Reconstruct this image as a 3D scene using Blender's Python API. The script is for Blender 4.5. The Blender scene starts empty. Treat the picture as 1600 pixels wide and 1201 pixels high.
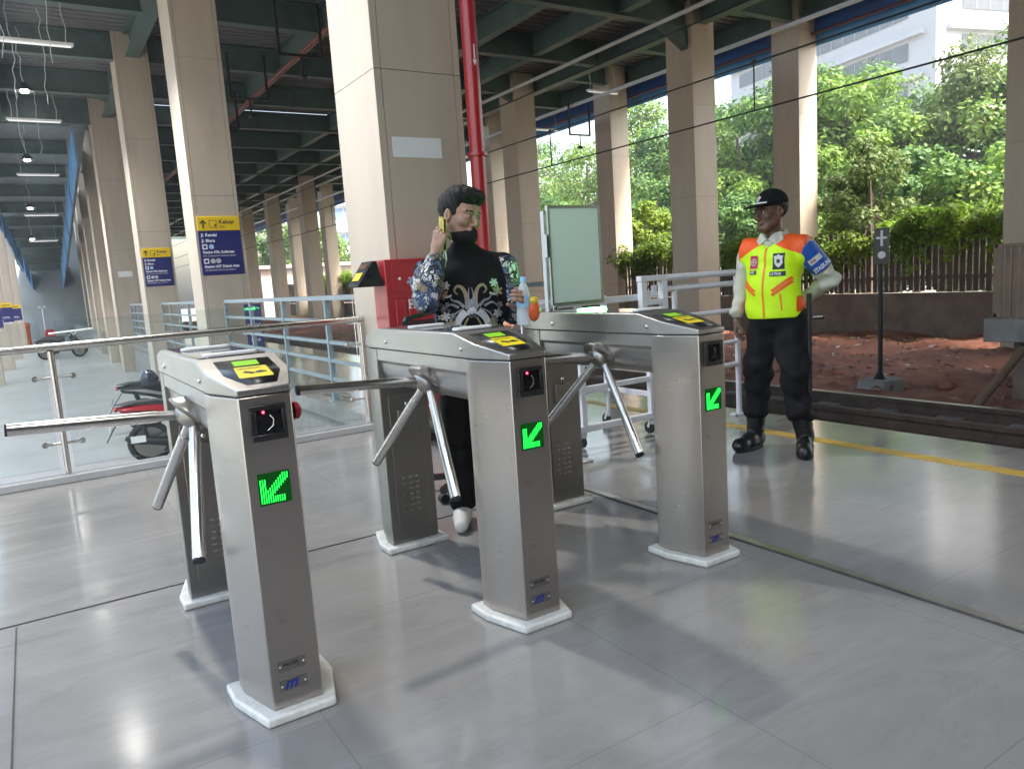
import bpy, bmesh, math, random
import numpy as np
from mathutils import Vector, Matrix
from mathutils.bvhtree import BVHTree
R = math.radians
sc = bpy.context.scene
COL = sc.collection

# ------------------------------------------------------------ camera, world, sun, exposure
cd = bpy.data.cameras.new("camera"); cam = bpy.data.objects.new("camera", cd); COL.objects.link(cam)
right = Vector((0.8397, -0.5390, -0.0654)); up = Vector((0.1311, 0.0846, 0.9878)); fwd = Vector((0.5269, 0.8381, -0.1414))
m = Matrix.Identity(4)
for i in range(3):
    m[i][0] = right[i]; m[i][1] = up[i]; m[i][2] = -fwd[i]
m[2][3] = 1.2285
cam.matrix_world = m
cd.sensor_width = 36; cd.lens = 26.5; cd.clip_start = 0.05; cd.clip_end = 1500
sc.camera = cam

SUN_EL, SUN_AZ = 58, 150          # hazy sun high behind the camera's right shoulder
wd = bpy.data.worlds.new("World"); sc.world = wd; wd.use_nodes = True
wn = wd.node_tree.nodes; wl = wd.node_tree.links
sky = wn.new('ShaderNodeTexSky'); sky.sky_type = 'NISHITA'; sky.sun_disc = False
sky.sun_elevation = R(SUN_EL); sky.sun_rotation = R(SUN_AZ); sky.dust_density = 6; sky.air_density = 1.6; sky.ozone_density = 1
bg = wn['Background']; wl.new(sky.outputs[0], bg.inputs[0]); bg.inputs[1].default_value = 0.15
sd = bpy.data.lights.new("sun", 'SUN'); sd.energy = 3.9; sd.angle = R(12); sd.color = (1, .95, .87)
so = bpy.data.objects.new("sun", sd); COL.objects.link(so)
az = R(SUN_AZ); el = R(SUN_EL)
dirv = Vector((math.sin(az)*math.cos(el), math.cos(az)*math.cos(el), math.sin(el)))
so.rotation_euler = dirv.to_track_quat('Z', 'Y').to_euler(); so.location = (20, -20, 40)
sc.view_settings.view_transform = 'Standard'; sc.view_settings.look = 'None'
sc.view_settings.exposure = 2.4; sc.view_settings.gamma = 1
sc.render.film_transparent = False
sc.cycles.max_bounces = 8; sc.cycles.diffuse_bounces = 5; sc.cycles.glossy_bounces = 4; sc.cycles.transparent_max_bounces = 16
sc.cycles.caustics_reflective = False; sc.cycles.caustics_refractive = False; sc.cycles.sample_clamp_indirect = 6

# ------------------------------------------------------------ helpers
rng = random.Random(7)
class MB:
    def __init__(s): s.v = []; s.f = []; s.m = []
    def add(s, vs, fs, mi=0):
        b = len(s.v); s.v += [tuple(p) for p in vs]; s.f += [tuple(b+i for i in q) for q in fs]; s.m += [mi]*len(fs); return s
    def box(s, x0, x1, y0, y1, z0, z1, mi=0, M=None):
        vs = [Vector((x, y, z)) for z in (z0, z1) for y in (y0, y1) for x in (x0, x1)]
        if M is not None: vs = [M @ p for p in vs]
        return s.add(vs, [(0,2,3,1), (4,5,7,6), (0,1,5,4), (2,6,7,3), (0,4,6,2), (1,3,7,5)], mi)
    def beam(s, a, b, w, h, mi=0, upv=(0,0,1)):
        a = Vector(a); b = Vector(b); d = (b-a).normalized(); sx = d.cross(Vector(upv))
        if sx.length < 1e-4: sx = d.cross(Vector((1,0,0)))
        sx.normalize(); sz = sx.cross(d)
        vs = []
        for p in (a, b):
            for (i, j) in ((-1,-1), (1,-1), (1,1), (-1,1)): vs.append(p + sx*i*w/2 + sz*j*h/2)
        return s.add(vs, [(0,1,2,3), (7,6,5,4), (0,4,5,1), (1,5,6,2), (2,6,7,3), (3,7,4,0)], mi)
    def tube(s, pts, r, n=10, mi=0, cap=True):
        pts = [Vector(p) for p in pts]; rs = r if isinstance(r, (list, tuple)) else [r]*len(pts)
        b = len(s.v); ref = None
        for i, p in enumerate(pts):
            d = (pts[min(i+1, len(pts)-1)] - pts[max(i-1, 0)]).normalized()
            if ref is None:
                ref = d.cross(Vector((0,0,1)))
                if ref.length < .05: ref = d.cross(Vector((1,0,0)))
            ref = (ref - d*ref.dot(d)).normalized(); o = d.cross(ref)
            for k in range(n):
                a = 2*math.pi*k/n; s.v.append(tuple(p + (ref*math.cos(a) + o*math.sin(a))*rs[i]))
        for i in range(len(pts)-1):
            for k in range(n):
                k2 = (k+1) % n; s.f.append((b+i*n+k, b+i*n+k2, b+(i+1)*n+k2, b+(i+1)*n+k)); s.m.append(mi)
        if cap:
            s.f.append(tuple(b+k for k in reversed(range(n)))); s.m.append(mi)
            e = b+(len(pts)-1)*n; s.f.append(tuple(e+k for k in range(n))); s.m.append(mi)
        return s
    def prism(s, poly, z0, z1, mi=0, fn=None):
        n = len(poly); fn = fn or (lambda x, y, z: (x, y, z))
        vs = [fn(x, y, z0) for x, y in poly] + [fn(x, y, z1) for x, y in poly]
        fs = [tuple(reversed(range(n))), tuple(range(n, 2*n))] + [(i, (i+1) % n, n+(i+1) % n, n+i) for i in range(n)]
        return s.add(vs, fs, mi)
    def lathe(s, prof, n=20, mi=0, M=None):
        M = M or Matrix.Identity(4); b = len(s.v)
        for (r, z) in prof:
            for k in range(n):
                a = 2*math.pi*k/n; s.v.append(tuple(M @ Vector((r*math.cos(a), r*math.sin(a), z))))
        for i in range(len(prof)-1):
            for k in range(n):
                k2 = (k+1) % n; s.f.append((b+i*n+k, b+i*n+k2, b+(i+1)*n+k2, b+(i+1)*n+k)); s.m.append(mi)
        s.f.append(tuple(b+k for k in reversed(range(n)))); s.m.append(mi)
        e = b+(len(prof)-1)*n; s.f.append(tuple(e+k for k in range(n))); s.m.append(mi)
        return s
    def ell(s, c, r, n=14, mi=0, M=None):
        prof = []
        b = len(s.v); c = Vector(c)
        for i in range(n//2+1):
            t = math.pi*i/(n//2); rr = max(math.sin(t), .002); z = -math.cos(t)
            for k in range(n):
                a = 2*math.pi*k/n; p = Vector((r[0]*rr*math.cos(a), r[1]*rr*math.sin(a), r[2]*z))
                if M is not None: p = M @ p
                s.v.append(tuple(c+p))
        for i in range(n//2):
            for k in range(n):
                k2 = (k+1) % n; s.f.append((b+i*n+k, b+i*n+k2, b+(i+1)*n+k2, b+(i+1)*n+k)); s.m.append(mi)
        return s
    def build(s, name, mats, parent=None, smooth=35, bevel=0, local=False, seg=2):
        me = bpy.data.meshes.new(name)
        off = Vector((0,0,0))
        if parent is not None and not local: off = wloc(parent)
        me.from_pydata([tuple(Vector(p)-off) for p in s.v], [], s.f)
        mats = mats if isinstance(mats, (list, tuple)) else [mats]
        for mt in mats: me.materials.append(mt)
        if len(mats) > 1: me.polygons.foreach_set('material_index', s.m)
        if smooth:
            me.polygons.foreach_set('use_smooth', [True]*len(s.f)); me.update(); me.set_sharp_from_angle(angle=R(smooth))
        me.update()
        o = bpy.data.objects.new(name, me); COL.objects.link(o)
        if parent is not None: o.parent = parent
        if bevel:
            bm = o.modifiers.new('bevel', 'BEVEL'); bm.width = bevel; bm.segments = seg; bm.limit_method = 'ANGLE'; bm.angle_limit = R(35); bm.harden_normals = False
        return o
def wloc(o):
    p = Vector((0,0,0))
    while o is not None: p += o.location; o = o.parent
    return p
def tag(o, label=None, cat=None, group=None, kind=None):
    if label: o['label'] = label
    if cat: o['category'] = cat
    if group: o['group'] = group
    if kind: o['kind'] = kind
    return o
def T(name, label, cat, loc=(0,0,0), group=None, rz=0):
    o = bpy.data.objects.new(name, None); COL.objects.link(o); o.location = loc; o.rotation_euler = (0, 0, rz); o.empty_display_size = .1
    return tag(o, label, cat, group)
def dup(o, loc=None, label=None, parent=None, rz=None):
    c = o.copy(); COL.objects.link(c)
    if parent is not None: c.parent = parent
    if loc is not None: c.location = loc
    if rz is not None: c.rotation_euler = (0, 0, rz)
    if label: c['label'] = label
    for ch in list(o.children): dup(ch, parent=c)
    return c
def text_mb(txt, size, mapf, mb=None, bold=0.0, align='LEFT', mi=0, xs=1.0):
    """writing as mesh: mapf(x,y) -> world point"""
    cu = bpy.data.curves.new('t', 'FONT'); cu.body = txt; cu.size = size; cu.offset = bold; cu.align_x = align; cu.resolution_u = 3
    ob = bpy.data.objects.new('t', cu); me = bpy.data.meshes.new_from_object(ob)
    mb = mb or MB()
    mb.add([mapf(v.co.x*xs, v.co.y) for v in me.vertices], [tuple(p.vertices) for p in me.polygons], mi)
    bpy.data.objects.remove(ob); bpy.data.curves.remove(cu); bpy.data.meshes.remove(me)
    return mb

# ------------------------------------------------------------ materials
def mat(name, col=(.5,.5,.5), rough=.5, metal=0, spec=.5, emit=None, estr=0, noise=0, nscale=6, nstretch=(1,1,1), rvar=0, bump=0, bscale=40, trans=0, alpha=1, coat=0, col2=None, smudge=0):
    mt = bpy.data.materials.new(name); mt.use_nodes = True; N = mt.node_tree.nodes; L = mt.node_tree.links; P = N['Principled BSDF']
    P.inputs['Base Color'].default_value = (*col, 1); P.inputs['Roughness'].default_value = rough; P.inputs['Metallic'].default_value = metal
    P.inputs['Specular IOR Level'].default_value = spec; P.inputs['Alpha'].default_value = alpha
    if coat: P.inputs['Coat Weight'].default_value = coat; P.inputs['Coat Roughness'].default_value = .08
    if trans: P.inputs['Transmission Weight'].default_value = trans
    if emit: P.inputs['Emission Color'].default_value = (*emit, 1); P.inputs['Emission Strength'].default_value = estr
    if noise or rvar or bump or col2:
        tc = N.new('ShaderNodeTexCoord'); mp = N.new('ShaderNodeMapping'); mp.inputs['Scale'].default_value = nstretch; L.new(tc.outputs['Object'], mp.inputs[0])
        nz = N.new('ShaderNodeTexNoise'); nz.inputs['Scale'].default_value = nscale; nz.inputs['Detail'].default_value = 6; nz.inputs['Roughness'].default_value = .6; L.new(mp.outputs[0], nz.inputs[0])
        if noise or col2:
            mx = N.new('ShaderNodeMix'); mx.data_type = 'RGBA'
            c2 = col2 or tuple(max(0, c*(1-noise)) for c in col); c1 = col if col2 else tuple(min(1, c*(1+noise*.6)) for c in col)
            mx.inputs[6].default_value = (*c2, 1); mx.inputs[7].default_value = (*c1, 1)
            cr = N.new('ShaderNodeMapRange'); cr.inputs[1].default_value = .3; cr.inputs[2].default_value = .7; L.new(nz.outputs[0], cr.inputs[0])
            L.new(cr.outputs[0], mx.inputs[0]); L.new(mx.outputs[2], P.inputs['Base Color'])
        if rvar:
            mr = N.new('ShaderNodeMapRange'); mr.inputs[1].default_value = .25; mr.inputs[2].default_value = .75; mr.inputs[3].default_value = max(.02, rough-rvar); mr.inputs[4].default_value = rough+rvar
            L.new(nz.outputs[0], mr.inputs[0]); L.new(mr.outputs[0], P.inputs['Roughness'])
        if smudge:
            n3 = N.new('ShaderNodeTexNoise'); n3.inputs['Scale'].default_value = 5; n3.inputs['Detail'].default_value = 3; n3.inputs['Roughness'].default_value = .55; n3.inputs['Distortion'].default_value = .5; L.new(tc.outputs['Object'], n3.inputs[0])
            m3 = N.new('ShaderNodeMapRange'); m3.inputs[1].default_value = .35; m3.inputs[2].default_value = .75; m3.inputs[3].default_value = 0; m3.inputs[4].default_value = smudge; L.new(n3.outputs[0], m3.inputs[0])
            ad = N.new('ShaderNodeMath'); ad.operation = 'ADD'; L.new(mr.outputs[0], ad.inputs[0]); L.new(m3.outputs[0], ad.inputs[1]); L.new(ad.outputs[0], P.inputs['Roughness'])
        if bump:
            n2 = N.new('ShaderNodeTexNoise'); n2.inputs['Scale'].default_value = bscale; n2.inputs['Detail'].default_value = 4; L.new(mp.outputs[0], n2.inputs[0])
            bp = N.new('ShaderNodeBump'); bp.inputs['Strength'].default_value = bump; bp.inputs['Distance'].default_value = .02; L.new(n2.outputs[0], bp.inputs['Height']); L.new(bp.outputs[0], P.inputs['Normal'])
    return mt
M = {}
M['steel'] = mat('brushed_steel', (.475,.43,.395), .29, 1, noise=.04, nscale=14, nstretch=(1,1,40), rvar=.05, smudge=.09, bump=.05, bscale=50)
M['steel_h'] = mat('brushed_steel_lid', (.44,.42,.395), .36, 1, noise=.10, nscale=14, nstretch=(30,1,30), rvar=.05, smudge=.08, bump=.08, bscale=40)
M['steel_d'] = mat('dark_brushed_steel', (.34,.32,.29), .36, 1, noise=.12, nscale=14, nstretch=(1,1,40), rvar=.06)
M['chrome'] = mat('polished_steel', (.62,.60,.57), .25, 1, noise=.08, nscale=10, rvar=.05)
M['seam'] = mat('dark_seam', (.02,.02,.02), .8)
M['black'] = mat('black_plastic', (.015,.015,.016), .3, noise=.2, rvar=.08)
M['blackm'] = mat('black_rubber', (.02,.02,.02), .7, noise=.3)
M['pad'] = mat('white_stone', (.62,.62,.58), .5, noise=.18, nscale=22, bump=.15)
M['yellow'] = mat('yellow_sticker', (.80,.62,.02), .4, noise=.05)
M['lime'] = mat('lime_lcd', (.25,.55,.03), .3, emit=(.30,.75,.03), estr=.04)
M['green'] = mat('green_led', (.02,.6,.05), .4, emit=(.01,.9,.06), estr=.55)
M['greenbar'] = mat('green_light_bar', (.1,.8,.2), .4, emit=(.06,1,.16), estr=32)
M['greendk'] = mat('led_backing', (.002,.010,.003), .9, spec=.1, emit=(.01,.35,.03), estr=.03)
M['red_led'] = mat('red_led', (.8,.02,.03), .4, emit=(1,.02,.05), estr=5)
M['white'] = mat('white_plastic', (.72,.72,.70), .35, noise=.05, rvar=.05)
M['whitep'] = mat('white_paint', (.70,.70,.74), .35, noise=.08, nscale=9, rvar=.08)
M['blue'] = mat('blue_print', (.01,.03,.25), .4, noise=.05)
M['bluel'] = mat('light_blue_print', (.30,.50,.72), .45, noise=.05)
M['greyl'] = mat('grey_print', (.45,.47,.48), .45, noise=.05)
M['navy'] = mat('navy_sign', (.012,.014,.12), .4, noise=.06, rvar=.05)
M['ysign'] = mat('yellow_sign', (.72,.48,.01), .4, noise=.05, rvar=.05)
M['wtext'] = mat('white_print', (.75,.75,.78), .5, noise=.03)
M['ktext'] = mat('black_print', (.02,.02,.02), .5, noise=.05)
M['teal'] = mat('teal_beam_paint', (.065,.105,.097), .5, noise=.25, nscale=3, rvar=.1)
M['deck'] = mat('roof_deck', (.12,.12,.12), .5, noise=.25, nscale=1.2, nstretch=(1,.3,1), rvar=.08)
M['deckd'] = mat('ramp_soffit', (.16,.19,.20), .55, noise=.2, nscale=1.5)
M['fascia'] = mat('blue_fascia', (.03,.09,.30), .45, noise=.15, nscale=2)
M['fascial'] = mat('light_blue_fascia', (.10,.28,.55), .45, noise=.12, nscale=2)
M['panel'] = mat('beige_cladding', (.43,.365,.295), .40, noise=.09, nscale=1.8, nstretch=(2,2,.4), rvar=.06)
M['paneld'] = mat('stained_beige_cladding', (.40,.335,.27), .45, noise=.16, nscale=1.1, nstretch=(3,3,.4), rvar=.06)
M['red'] = mat('red_paint', (.36,.012,.018), .32, noise=.08, nscale=5, rvar=.05, coat=.3)
M['rail'] = mat('rusty_rail', (.075,.05,.038), .6, .3, noise=.4, nscale=8)
M['railtop'] = mat('worn_rail_top', (.45,.43,.41), .3, 1, noise=.1)
M['concrete'] = mat('grey_concrete', (.22,.21,.195), .8, noise=.25, nscale=5, bump=.3)
M['concd'] = mat('brown_concrete', (.17,.13,.105), .85, noise=.35, nscale=2.5, bump=.3)
M['ballast'] = mat('ballast', (.13,.10,.085), .9, noise=.6, nscale=30, bump=1, bscale=30)
M['wood'] = mat('old_wood', (.20,.13,.08), .7, noise=.3, nscale=8, nstretch=(1,1,.15))
M['fence'] = mat('brown_fence', (.075,.05,.04), .7, noise=.4, nscale=5, nstretch=(2,2,.3))
M['galv'] = mat('grey_painted_rail', (.20,.25,.28), .45, noise=.15, nscale=8, rvar=.08)
M['dark'] = mat('dark_metal', (.025,.027,.028), .5, .4, noise=.3)
M['orange'] = mat('orange_plastic', (.75,.14,.03), .5, noise=.1)
M['glass'] = None
def glass_mat():
    mt = bpy.data.materials.new('balustrade_glass'); mt.use_nodes = True; N = mt.node_tree.nodes; L = mt.node_tree.links; N.remove(N['Principled BSDF'])
    tr = N.new('ShaderNodeBsdfTransparent'); tr.inputs[0].default_value = (.93,.965,.955,1); gl = N.new('ShaderNodeBsdfGlossy'); gl.inputs['Roughness'].default_value = .03
    df = N.new('ShaderNodeBsdfDiffuse'); df.inputs[0].default_value = (.8,.84,.86,1)
    fr = N.new('ShaderNodeFresnel'); fr.inputs[0].default_value = 1.2
    m1 = N.new('ShaderNodeMixShader'); L.new(fr.outputs[0], m1.inputs[0]); L.new(tr.outputs[0], m1.inputs[1]); L.new(gl.outputs[0], m1.inputs[2])
    nz = N.new('ShaderNodeTexNoise'); nz.inputs['Scale'].default_value = 2.5; mr = N.new('ShaderNodeMapRange'); mr.inputs[3].default_value = .006; mr.inputs[4].default_value = .03; L.new(nz.outputs[0], mr.inputs[0])
    m2 = N.new('ShaderNodeMixShader'); L.new(mr.outputs[0], m2.inputs[0]); L.new(m1.outputs[0], m2.inputs[1]); L.new(df.outputs[0], m2.inputs[2])
    L.new(m2.outputs[0], N['Material Output'].inputs[0]); return mt
M['glass'] = glass_mat()
def floor_mat(name, base, dark, rough, joints=True):
    mt = bpy.data.materials.new(name); mt.use_nodes = True; N = mt.node_tree.nodes; L = mt.node_tree.links; P = N['Principled BSDF']
    tc = N.new('ShaderNodeTexCoord')
    def nz(scale, sx, sy, rot, det=8, dist=0):
        mp = N.new('ShaderNodeMapping'); mp.inputs['Scale'].default_value = (sx, sy, 1); mp.inputs['Rotation'].default_value = (0, 0, R(rot)); L.new(tc.outputs['Object'], mp.inputs[0])
        n = N.new('ShaderNodeTexNoise'); n.inputs['Scale'].default_value = scale; n.inputs['Detail'].default_value = det; n.inputs['Roughness'].default_value = .62; n.inputs['Distortion'].default_value = dist; L.new(mp.outputs[0], n.inputs[0]); return n
    a = nz(1.1, 1, 1, 0, 7, .6); b = nz(2.2, .35, 2.2, 55, 9, 1.2); c = nz(60, 1, 1, 0, 3)
    r1 = N.new('ShaderNodeMapRange'); r1.inputs[1].default_value = .35; r1.inputs[2].default_value = .68; L.new(a.outputs[0], r1.inputs[0])
    mx = N.new('ShaderNodeMix'); mx.data_type = 'RGBA'; mx.inputs[6].default_value = (*dark, 1); mx.inputs[7].default_value = (*base, 1); L.new(r1.outputs[0], mx.inputs[0])
    # stone veins: pale cloudy streaks and thin dark hairlines
    r2 = N.new('ShaderNodeMapRange'); r2.inputs[1].default_value = .5; r2.inputs[2].default_value = .8; r2.inputs[4].default_value = .35; L.new(b.outputs[0], r2.inputs[0])
    m2 = N.new('ShaderNodeMix'); m2.data_type = 'RGBA'; m2.inputs[7].default_value = (*[min(1, v*1.45) for v in base], 1); L.new(r2.outputs[0], m2.inputs[0]); L.new(mx.outputs[2], m2.inputs[6])
    e = nz(1.5, .5, 1.6, 60, 10, 1.6); sb = N.new('ShaderNodeMath'); sb.operation = 'SUBTRACT'; sb.inputs[1].default_value = .5; L.new(e.outputs[0], sb.inputs[0])
    ab = N.new('ShaderNodeMath'); ab.operation = 'ABSOLUTE'; L.new(sb.outputs[0], ab.inputs[0]); r3 = N.new('ShaderNodeMapRange'); r3.inputs[1].default_value = 0; r3.inputs[2].default_value = .012; r3.inputs[3].default_value = .16; r3.inputs[4].default_value = 0; L.new(ab.outputs[0], r3.inputs[0])
    m3 = N.new('ShaderNodeMix'); m3.data_type = 'RGBA'; m3.inputs[7].default_value = (*[v*.6 for v in dark], 1); L.new(r3.outputs[0], m3.inputs[0]); L.new(m2.outputs[2], m3.inputs[6])
    out = m3
    if joints:
        br = N.new('ShaderNodeTexBrick'); br.inputs['Scale'].default_value = 1; br.inputs['Mortar Size'].default_value = .0022; br.inputs['Brick Width'].default_value = 1.22; br.inputs['Row Height'].default_value = .92; br.inputs['Color1'].default_value = (0,0,0,1); br.inputs['Color2'].default_value = (0,0,0,1); br.inputs['Mortar'].default_value = (.4,.4,.4,1)
        mp = N.new('ShaderNodeMapping'); mp.inputs['Location'].default_value = (.21,.35,0); mp.inputs['Rotation'].default_value = (0,0,R(90)); L.new(tc.outputs['Object'], mp.inputs[0]); L.new(mp.outputs[0], br.inputs[0])
        m4 = N.new('ShaderNodeMix'); m4.data_type = 'RGBA'; m4.inputs[7].default_value = (*[v*.5 for v in dark], 1); L.new(br.outputs[0], m4.inputs[0]); L.new(m3.outputs[2], m4.inputs[6]); out = m4
    L.new(out.outputs[2], P.inputs['Base Color'])
    rr = N.new('ShaderNodeMapRange'); rr.inputs[3].default_value = rough-.05; rr.inputs[4].default_value = rough+.07; L.new(b.outputs[0], rr.inputs[0]); L.new(rr.outputs[0], P.inputs['Roughness'])
    bp = N.new('ShaderNodeBump'); bp.inputs['Strength'].default_value = .015; bp.inputs['Distance'].default_value = .01; L.new(c.outputs[0], bp.inputs['Height']); L.new(bp.outputs[0], P.inputs['Normal'])
    P.inputs['Specular IOR Level'].default_value = .55
    return mt
M['floor'] = floor_mat('polished_grey_floor', (.285,.272,.256), (.212,.203,.192), .125)
M['lowfloor'] = floor_mat('lower_concrete_floor', (.30,.31,.315), (.23,.235,.24), .32, True)
def leaf_mat(name, c1, c2, c3):
    mt = bpy.data.materials.new(name); mt.use_nodes = True; N = mt.node_tree.nodes; L = mt.node_tree.links; P = N['Principled BSDF']
    g = N.new('ShaderNodeNewGeometry'); cr = N.new('ShaderNodeValToRGB'); e = cr.color_ramp.elements
    e[0].color = (*c1, 1); e[1].color = (*c3, 1); e.new(.5).color = (*c2, 1)
    tc = N.new('ShaderNodeTexCoord'); nz = N.new('ShaderNodeTexNoise'); nz.inputs['Scale'].default_value = .55; nz.inputs['Detail'].default_value = 4; L.new(tc.outputs['Object'], nz.inputs[0])
    ma = N.new('ShaderNodeMath'); ma.operation = 'MULTIPLY_ADD'; ma.inputs[1].default_value = .45; L.new(g.outputs['Random Per Island'], ma.inputs[0])
    m2 = N.new('ShaderNodeMath'); m2.operation = 'MULTIPLY_ADD'; m2.inputs[1].default_value = 1.6; m2.inputs[2].default_value = -.52; L.new(nz.outputs[0], m2.inputs[0]); L.new(m2.outputs[0], ma.inputs[2])
    L.new(ma.outputs[0], cr.inputs[0]); L.new(cr.outputs[0], P.inputs['Base Color']); P.inputs['Roughness'].default_value = .6; P.inputs['Specular IOR Level'].default_value = .25
    tl = N.new('ShaderNodeBsdfTranslucent'); L.new(cr.outputs[0], tl.inputs[0]); ms = N.new('ShaderNodeMixShader'); ms.inputs[0].default_value = .35
    L.new(P.outputs[0], ms.inputs[1]); L.new(tl.outputs[0], ms.inputs[2]); L.new(ms.outputs[0], N['Material Output'].inputs[0])
    return mt
M['leaf'] = leaf_mat('green_leaves', (.040,.085,.018), (.10,.185,.024), (.20,.29,.035))
M['leafd'] = leaf_mat('deep_green_leaves', (.028,.072,.024), (.065,.14,.034), (.13,.22,.035))
M['leafy'] = leaf_mat('yellow_green_leaves', (.06,.11,.015), (.12,.19,.02), (.22,.27,.03))
M['leafo'] = leaf_mat('olive_leaves', (.035,.065,.02), (.085,.13,.035), (.15,.19,.05))
M['bark'] = mat('bark', (.12,.09,.07), .85, noise=.4, nscale=6, bump=.5)
# ------------------------------------------------------------ ground, platform, track bed
def struct(mb, name, m, label=None, **k):
    o = mb.build(name, m, **k); o['kind'] = 'structure'; return o
PE = 4.93                                             # platform edge
b = MB(); b.box(-9, PE, -12, 6.2, -.16, 0); b.box(2.6, PE, 6.2, 75, -.16, 0); struct(b, 'platform_floor', M['floor'], smooth=0)
b = MB(); b.box(-9, PE-.03, -12, 6.17, -1.1, -.161); b.box(2.63, PE-.03, 6.17, 75, -1.1, -.161); struct(b, 'platform_base', M['concrete'], smooth=0)
b = MB(); b.box(-9, 2.6, 6.04, 6.19, .001, .055); struct(b, 'kerb_strip', mat('pale_kerb', (.42,.42,.41), .5, noise=.12), bevel=.006)
b = MB(); b.box(-14, 2.62, 6.2, 75, -1.1, -.95); struct(b, 'lower_floor', M['lowfloor'], smooth=0)
b = MB(); b.box(4.33, 4.43, -12, 75, .0, .004); struct(b, 'yellow_safety_line', mat('yellow_line_paint', (.62,.37,.03), .35, noise=.15, nscale=12), smooth=0)
b = MB(); b.box(2.535, 2.575, -12, 6.0, .0, .006); struct(b, 'floor_joint_strip', mat('metal_joint', (.75,.73,.70), .38, 1, noise=.5, nscale=2.2, nstretch=(1,1,1), rvar=.1), smooth=0)
b = MB(); b.box(2.525, 2.532, -12, 6.0, .0, .004); b.box(-.4, 2.5, 3.454, 3.461, 0, .004); b.box(-.2015, -.1975, -4, 3.43, 0, .004); struct(b, 'floor_joint', mat('grimy_joint', (.07,.068,.065), .8, noise=.4), smooth=0)
# wide ground to the horizon
b = MB(); b.box(-180, 180, -180, 180, -1.6, -1.2); struct(b, 'ground', mat('far_ground', (.16,.15,.12), .9, noise=.3, nscale=.05), smooth=0)
# ballast bed with sleepers and rails
def rough_sheet(x0, x1, y0, y1, nx, ny, zf, seed):
    q = random.Random(seed); b = MB(); vs = []
    for j in range(ny+1):
        for i in range(nx+1):
            x = x0+(x1-x0)*i/nx; y = y0+(y1-y0)*j/ny; vs.append((x, y, zf(x, y, q)))
    b.add(vs, [(j*(nx+1)+i, j*(nx+1)+i+1, (j+1)*(nx+1)+i+1, (j+1)*(nx+1)+i) for j in range(ny) for i in range(nx)]); return b
struct(rough_sheet(PE-.03, 7.9, -3, 45, 60, 700, lambda x, y, q: -.37+q.uniform(-.03,.03)-.25*max(0, x-7.3), 3), 'track_bed', M['ballast'], smooth=180)
def dirtz(x, y, q):
    t = min(1, max(0, (x-7.6)/9.4)); return -.42-.32*t+.10*math.sin(x*1.7+y*.6)*math.sin(y*1.1-x*.4)+.05*math.sin(x*4.1+1)*math.sin(y*3.3)+q.uniform(-.025,.025)
M['dirt'] = mat('red_dirt', (.36,.145,.085), .95, col2=(.18,.075,.05), nscale=1.6, bump=.9, bscale=14)
struct(rough_sheet(7.4, 17.4, -3, 60, 130, 560, dirtz, 5), 'dirt_ground', M['dirt'], smooth=180)
# litter: leaves and pebbles nobody could count
q = random.Random(11); b = MB()
for _ in range(3800):
    x = q.uniform(7.6, 16.8); y = q.uniform(1, 26) if q.random() < .8 else q.uniform(26, 50); z = dirtz(x, y, q)+.02; r = q.uniform(.015,.055); a = q.uniform(0, 6.3)
    p = [Vector((x+math.cos(a+k*1.57)*r*(1.6 if k % 2 else .7), y+math.sin(a+k*1.57)*r*(1.6 if k % 2 else .7), z+q.uniform(-.01,.035))) for k in range(4)]
    if q.random() < .4:
        t = Vector((x, y, z+r)); b.add(p+[t], [(0,1,4), (1,2,4), (2,3,4), (3,0,4)], q.choice((0,2,2,3)))
    else: b.add(p, [(0,1,2,3)], q.choice((0,0,1,3)))
tag(b.build('litter', [mat('dead_leaf', (.30,.19,.11), .8), mat('pale_litter', (.55,.52,.48), .7), mat('stone_red', (.28,.15,.10), .9), mat('dead_leaf_dark', (.14,.08,.05), .8)], smooth=0), kind='stuff')
def rock(name, label, x, y, r, m, seed):
    q = random.Random(seed); b = MB(); b.ell((0,0,0), (r, r*.8, r*.6), 10); b.v = [tuple(Vector(v)*q.uniform(.85,1.12)) for v in b.v]
    o = b.build(name, m, smooth=60); o.location = (x, y, dirtz(x, y, q)+r*.3); tag(o, label, 'stone'); return o
rock('stone', 'small bright white stone on the dirt beside the rail', 7.72, 4.55, .055, M['white'], 2)
rock('stone', 'brown lump of earth lying on the dirt behind the signal post', 9.6, 6.6, .16, M['dirt'], 4)
rock('stone', 'larger reddish clod on the dirt left of the concrete ramp', 9.4, 4.9, .13, M['dirt'], 5)

tr = T('railway_track', 'rusty railway track with pale sleepers along the platform edge', 'railway track', (6.5, 6, -.4))
def railmb(x, zt):
    b = MB(); y0, y1 = -3, 75
    for (hw, z0, z1) in ((.065, zt-.15, zt-.135), (.012, zt-.135, zt-.04), (.034, zt-.04, zt-.004)): b.box(x-hw, x+hw, y0, y1, z0, z1, 0)
    b.box(x-.033, x+.033, y0, y1, zt-.004, zt, 1); return b
railmb(6.02, -.12).build('rail', [M['rail'], M['rail']], tr, smooth=0)
railmb(6.99, -.185).build('rail', [M['rail'], M['railtop']], tr, smooth=0)
b = MB(); b.box(5.88, 5.95, -3, 75, -.2, -.14); 
for k in range(90):
    y = -2+k*.62; s_ = MB(); s_.box(5.35, 7.5, y-.11, y+.11, -.42, -.30); 
    if k == 0: sl = s_.build('sleeper', M['concrete'], tr, smooth=0)
    else:
        c = sl.copy(); COL.objects.link(c); c.location = (0, k*.62, 0)

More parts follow.
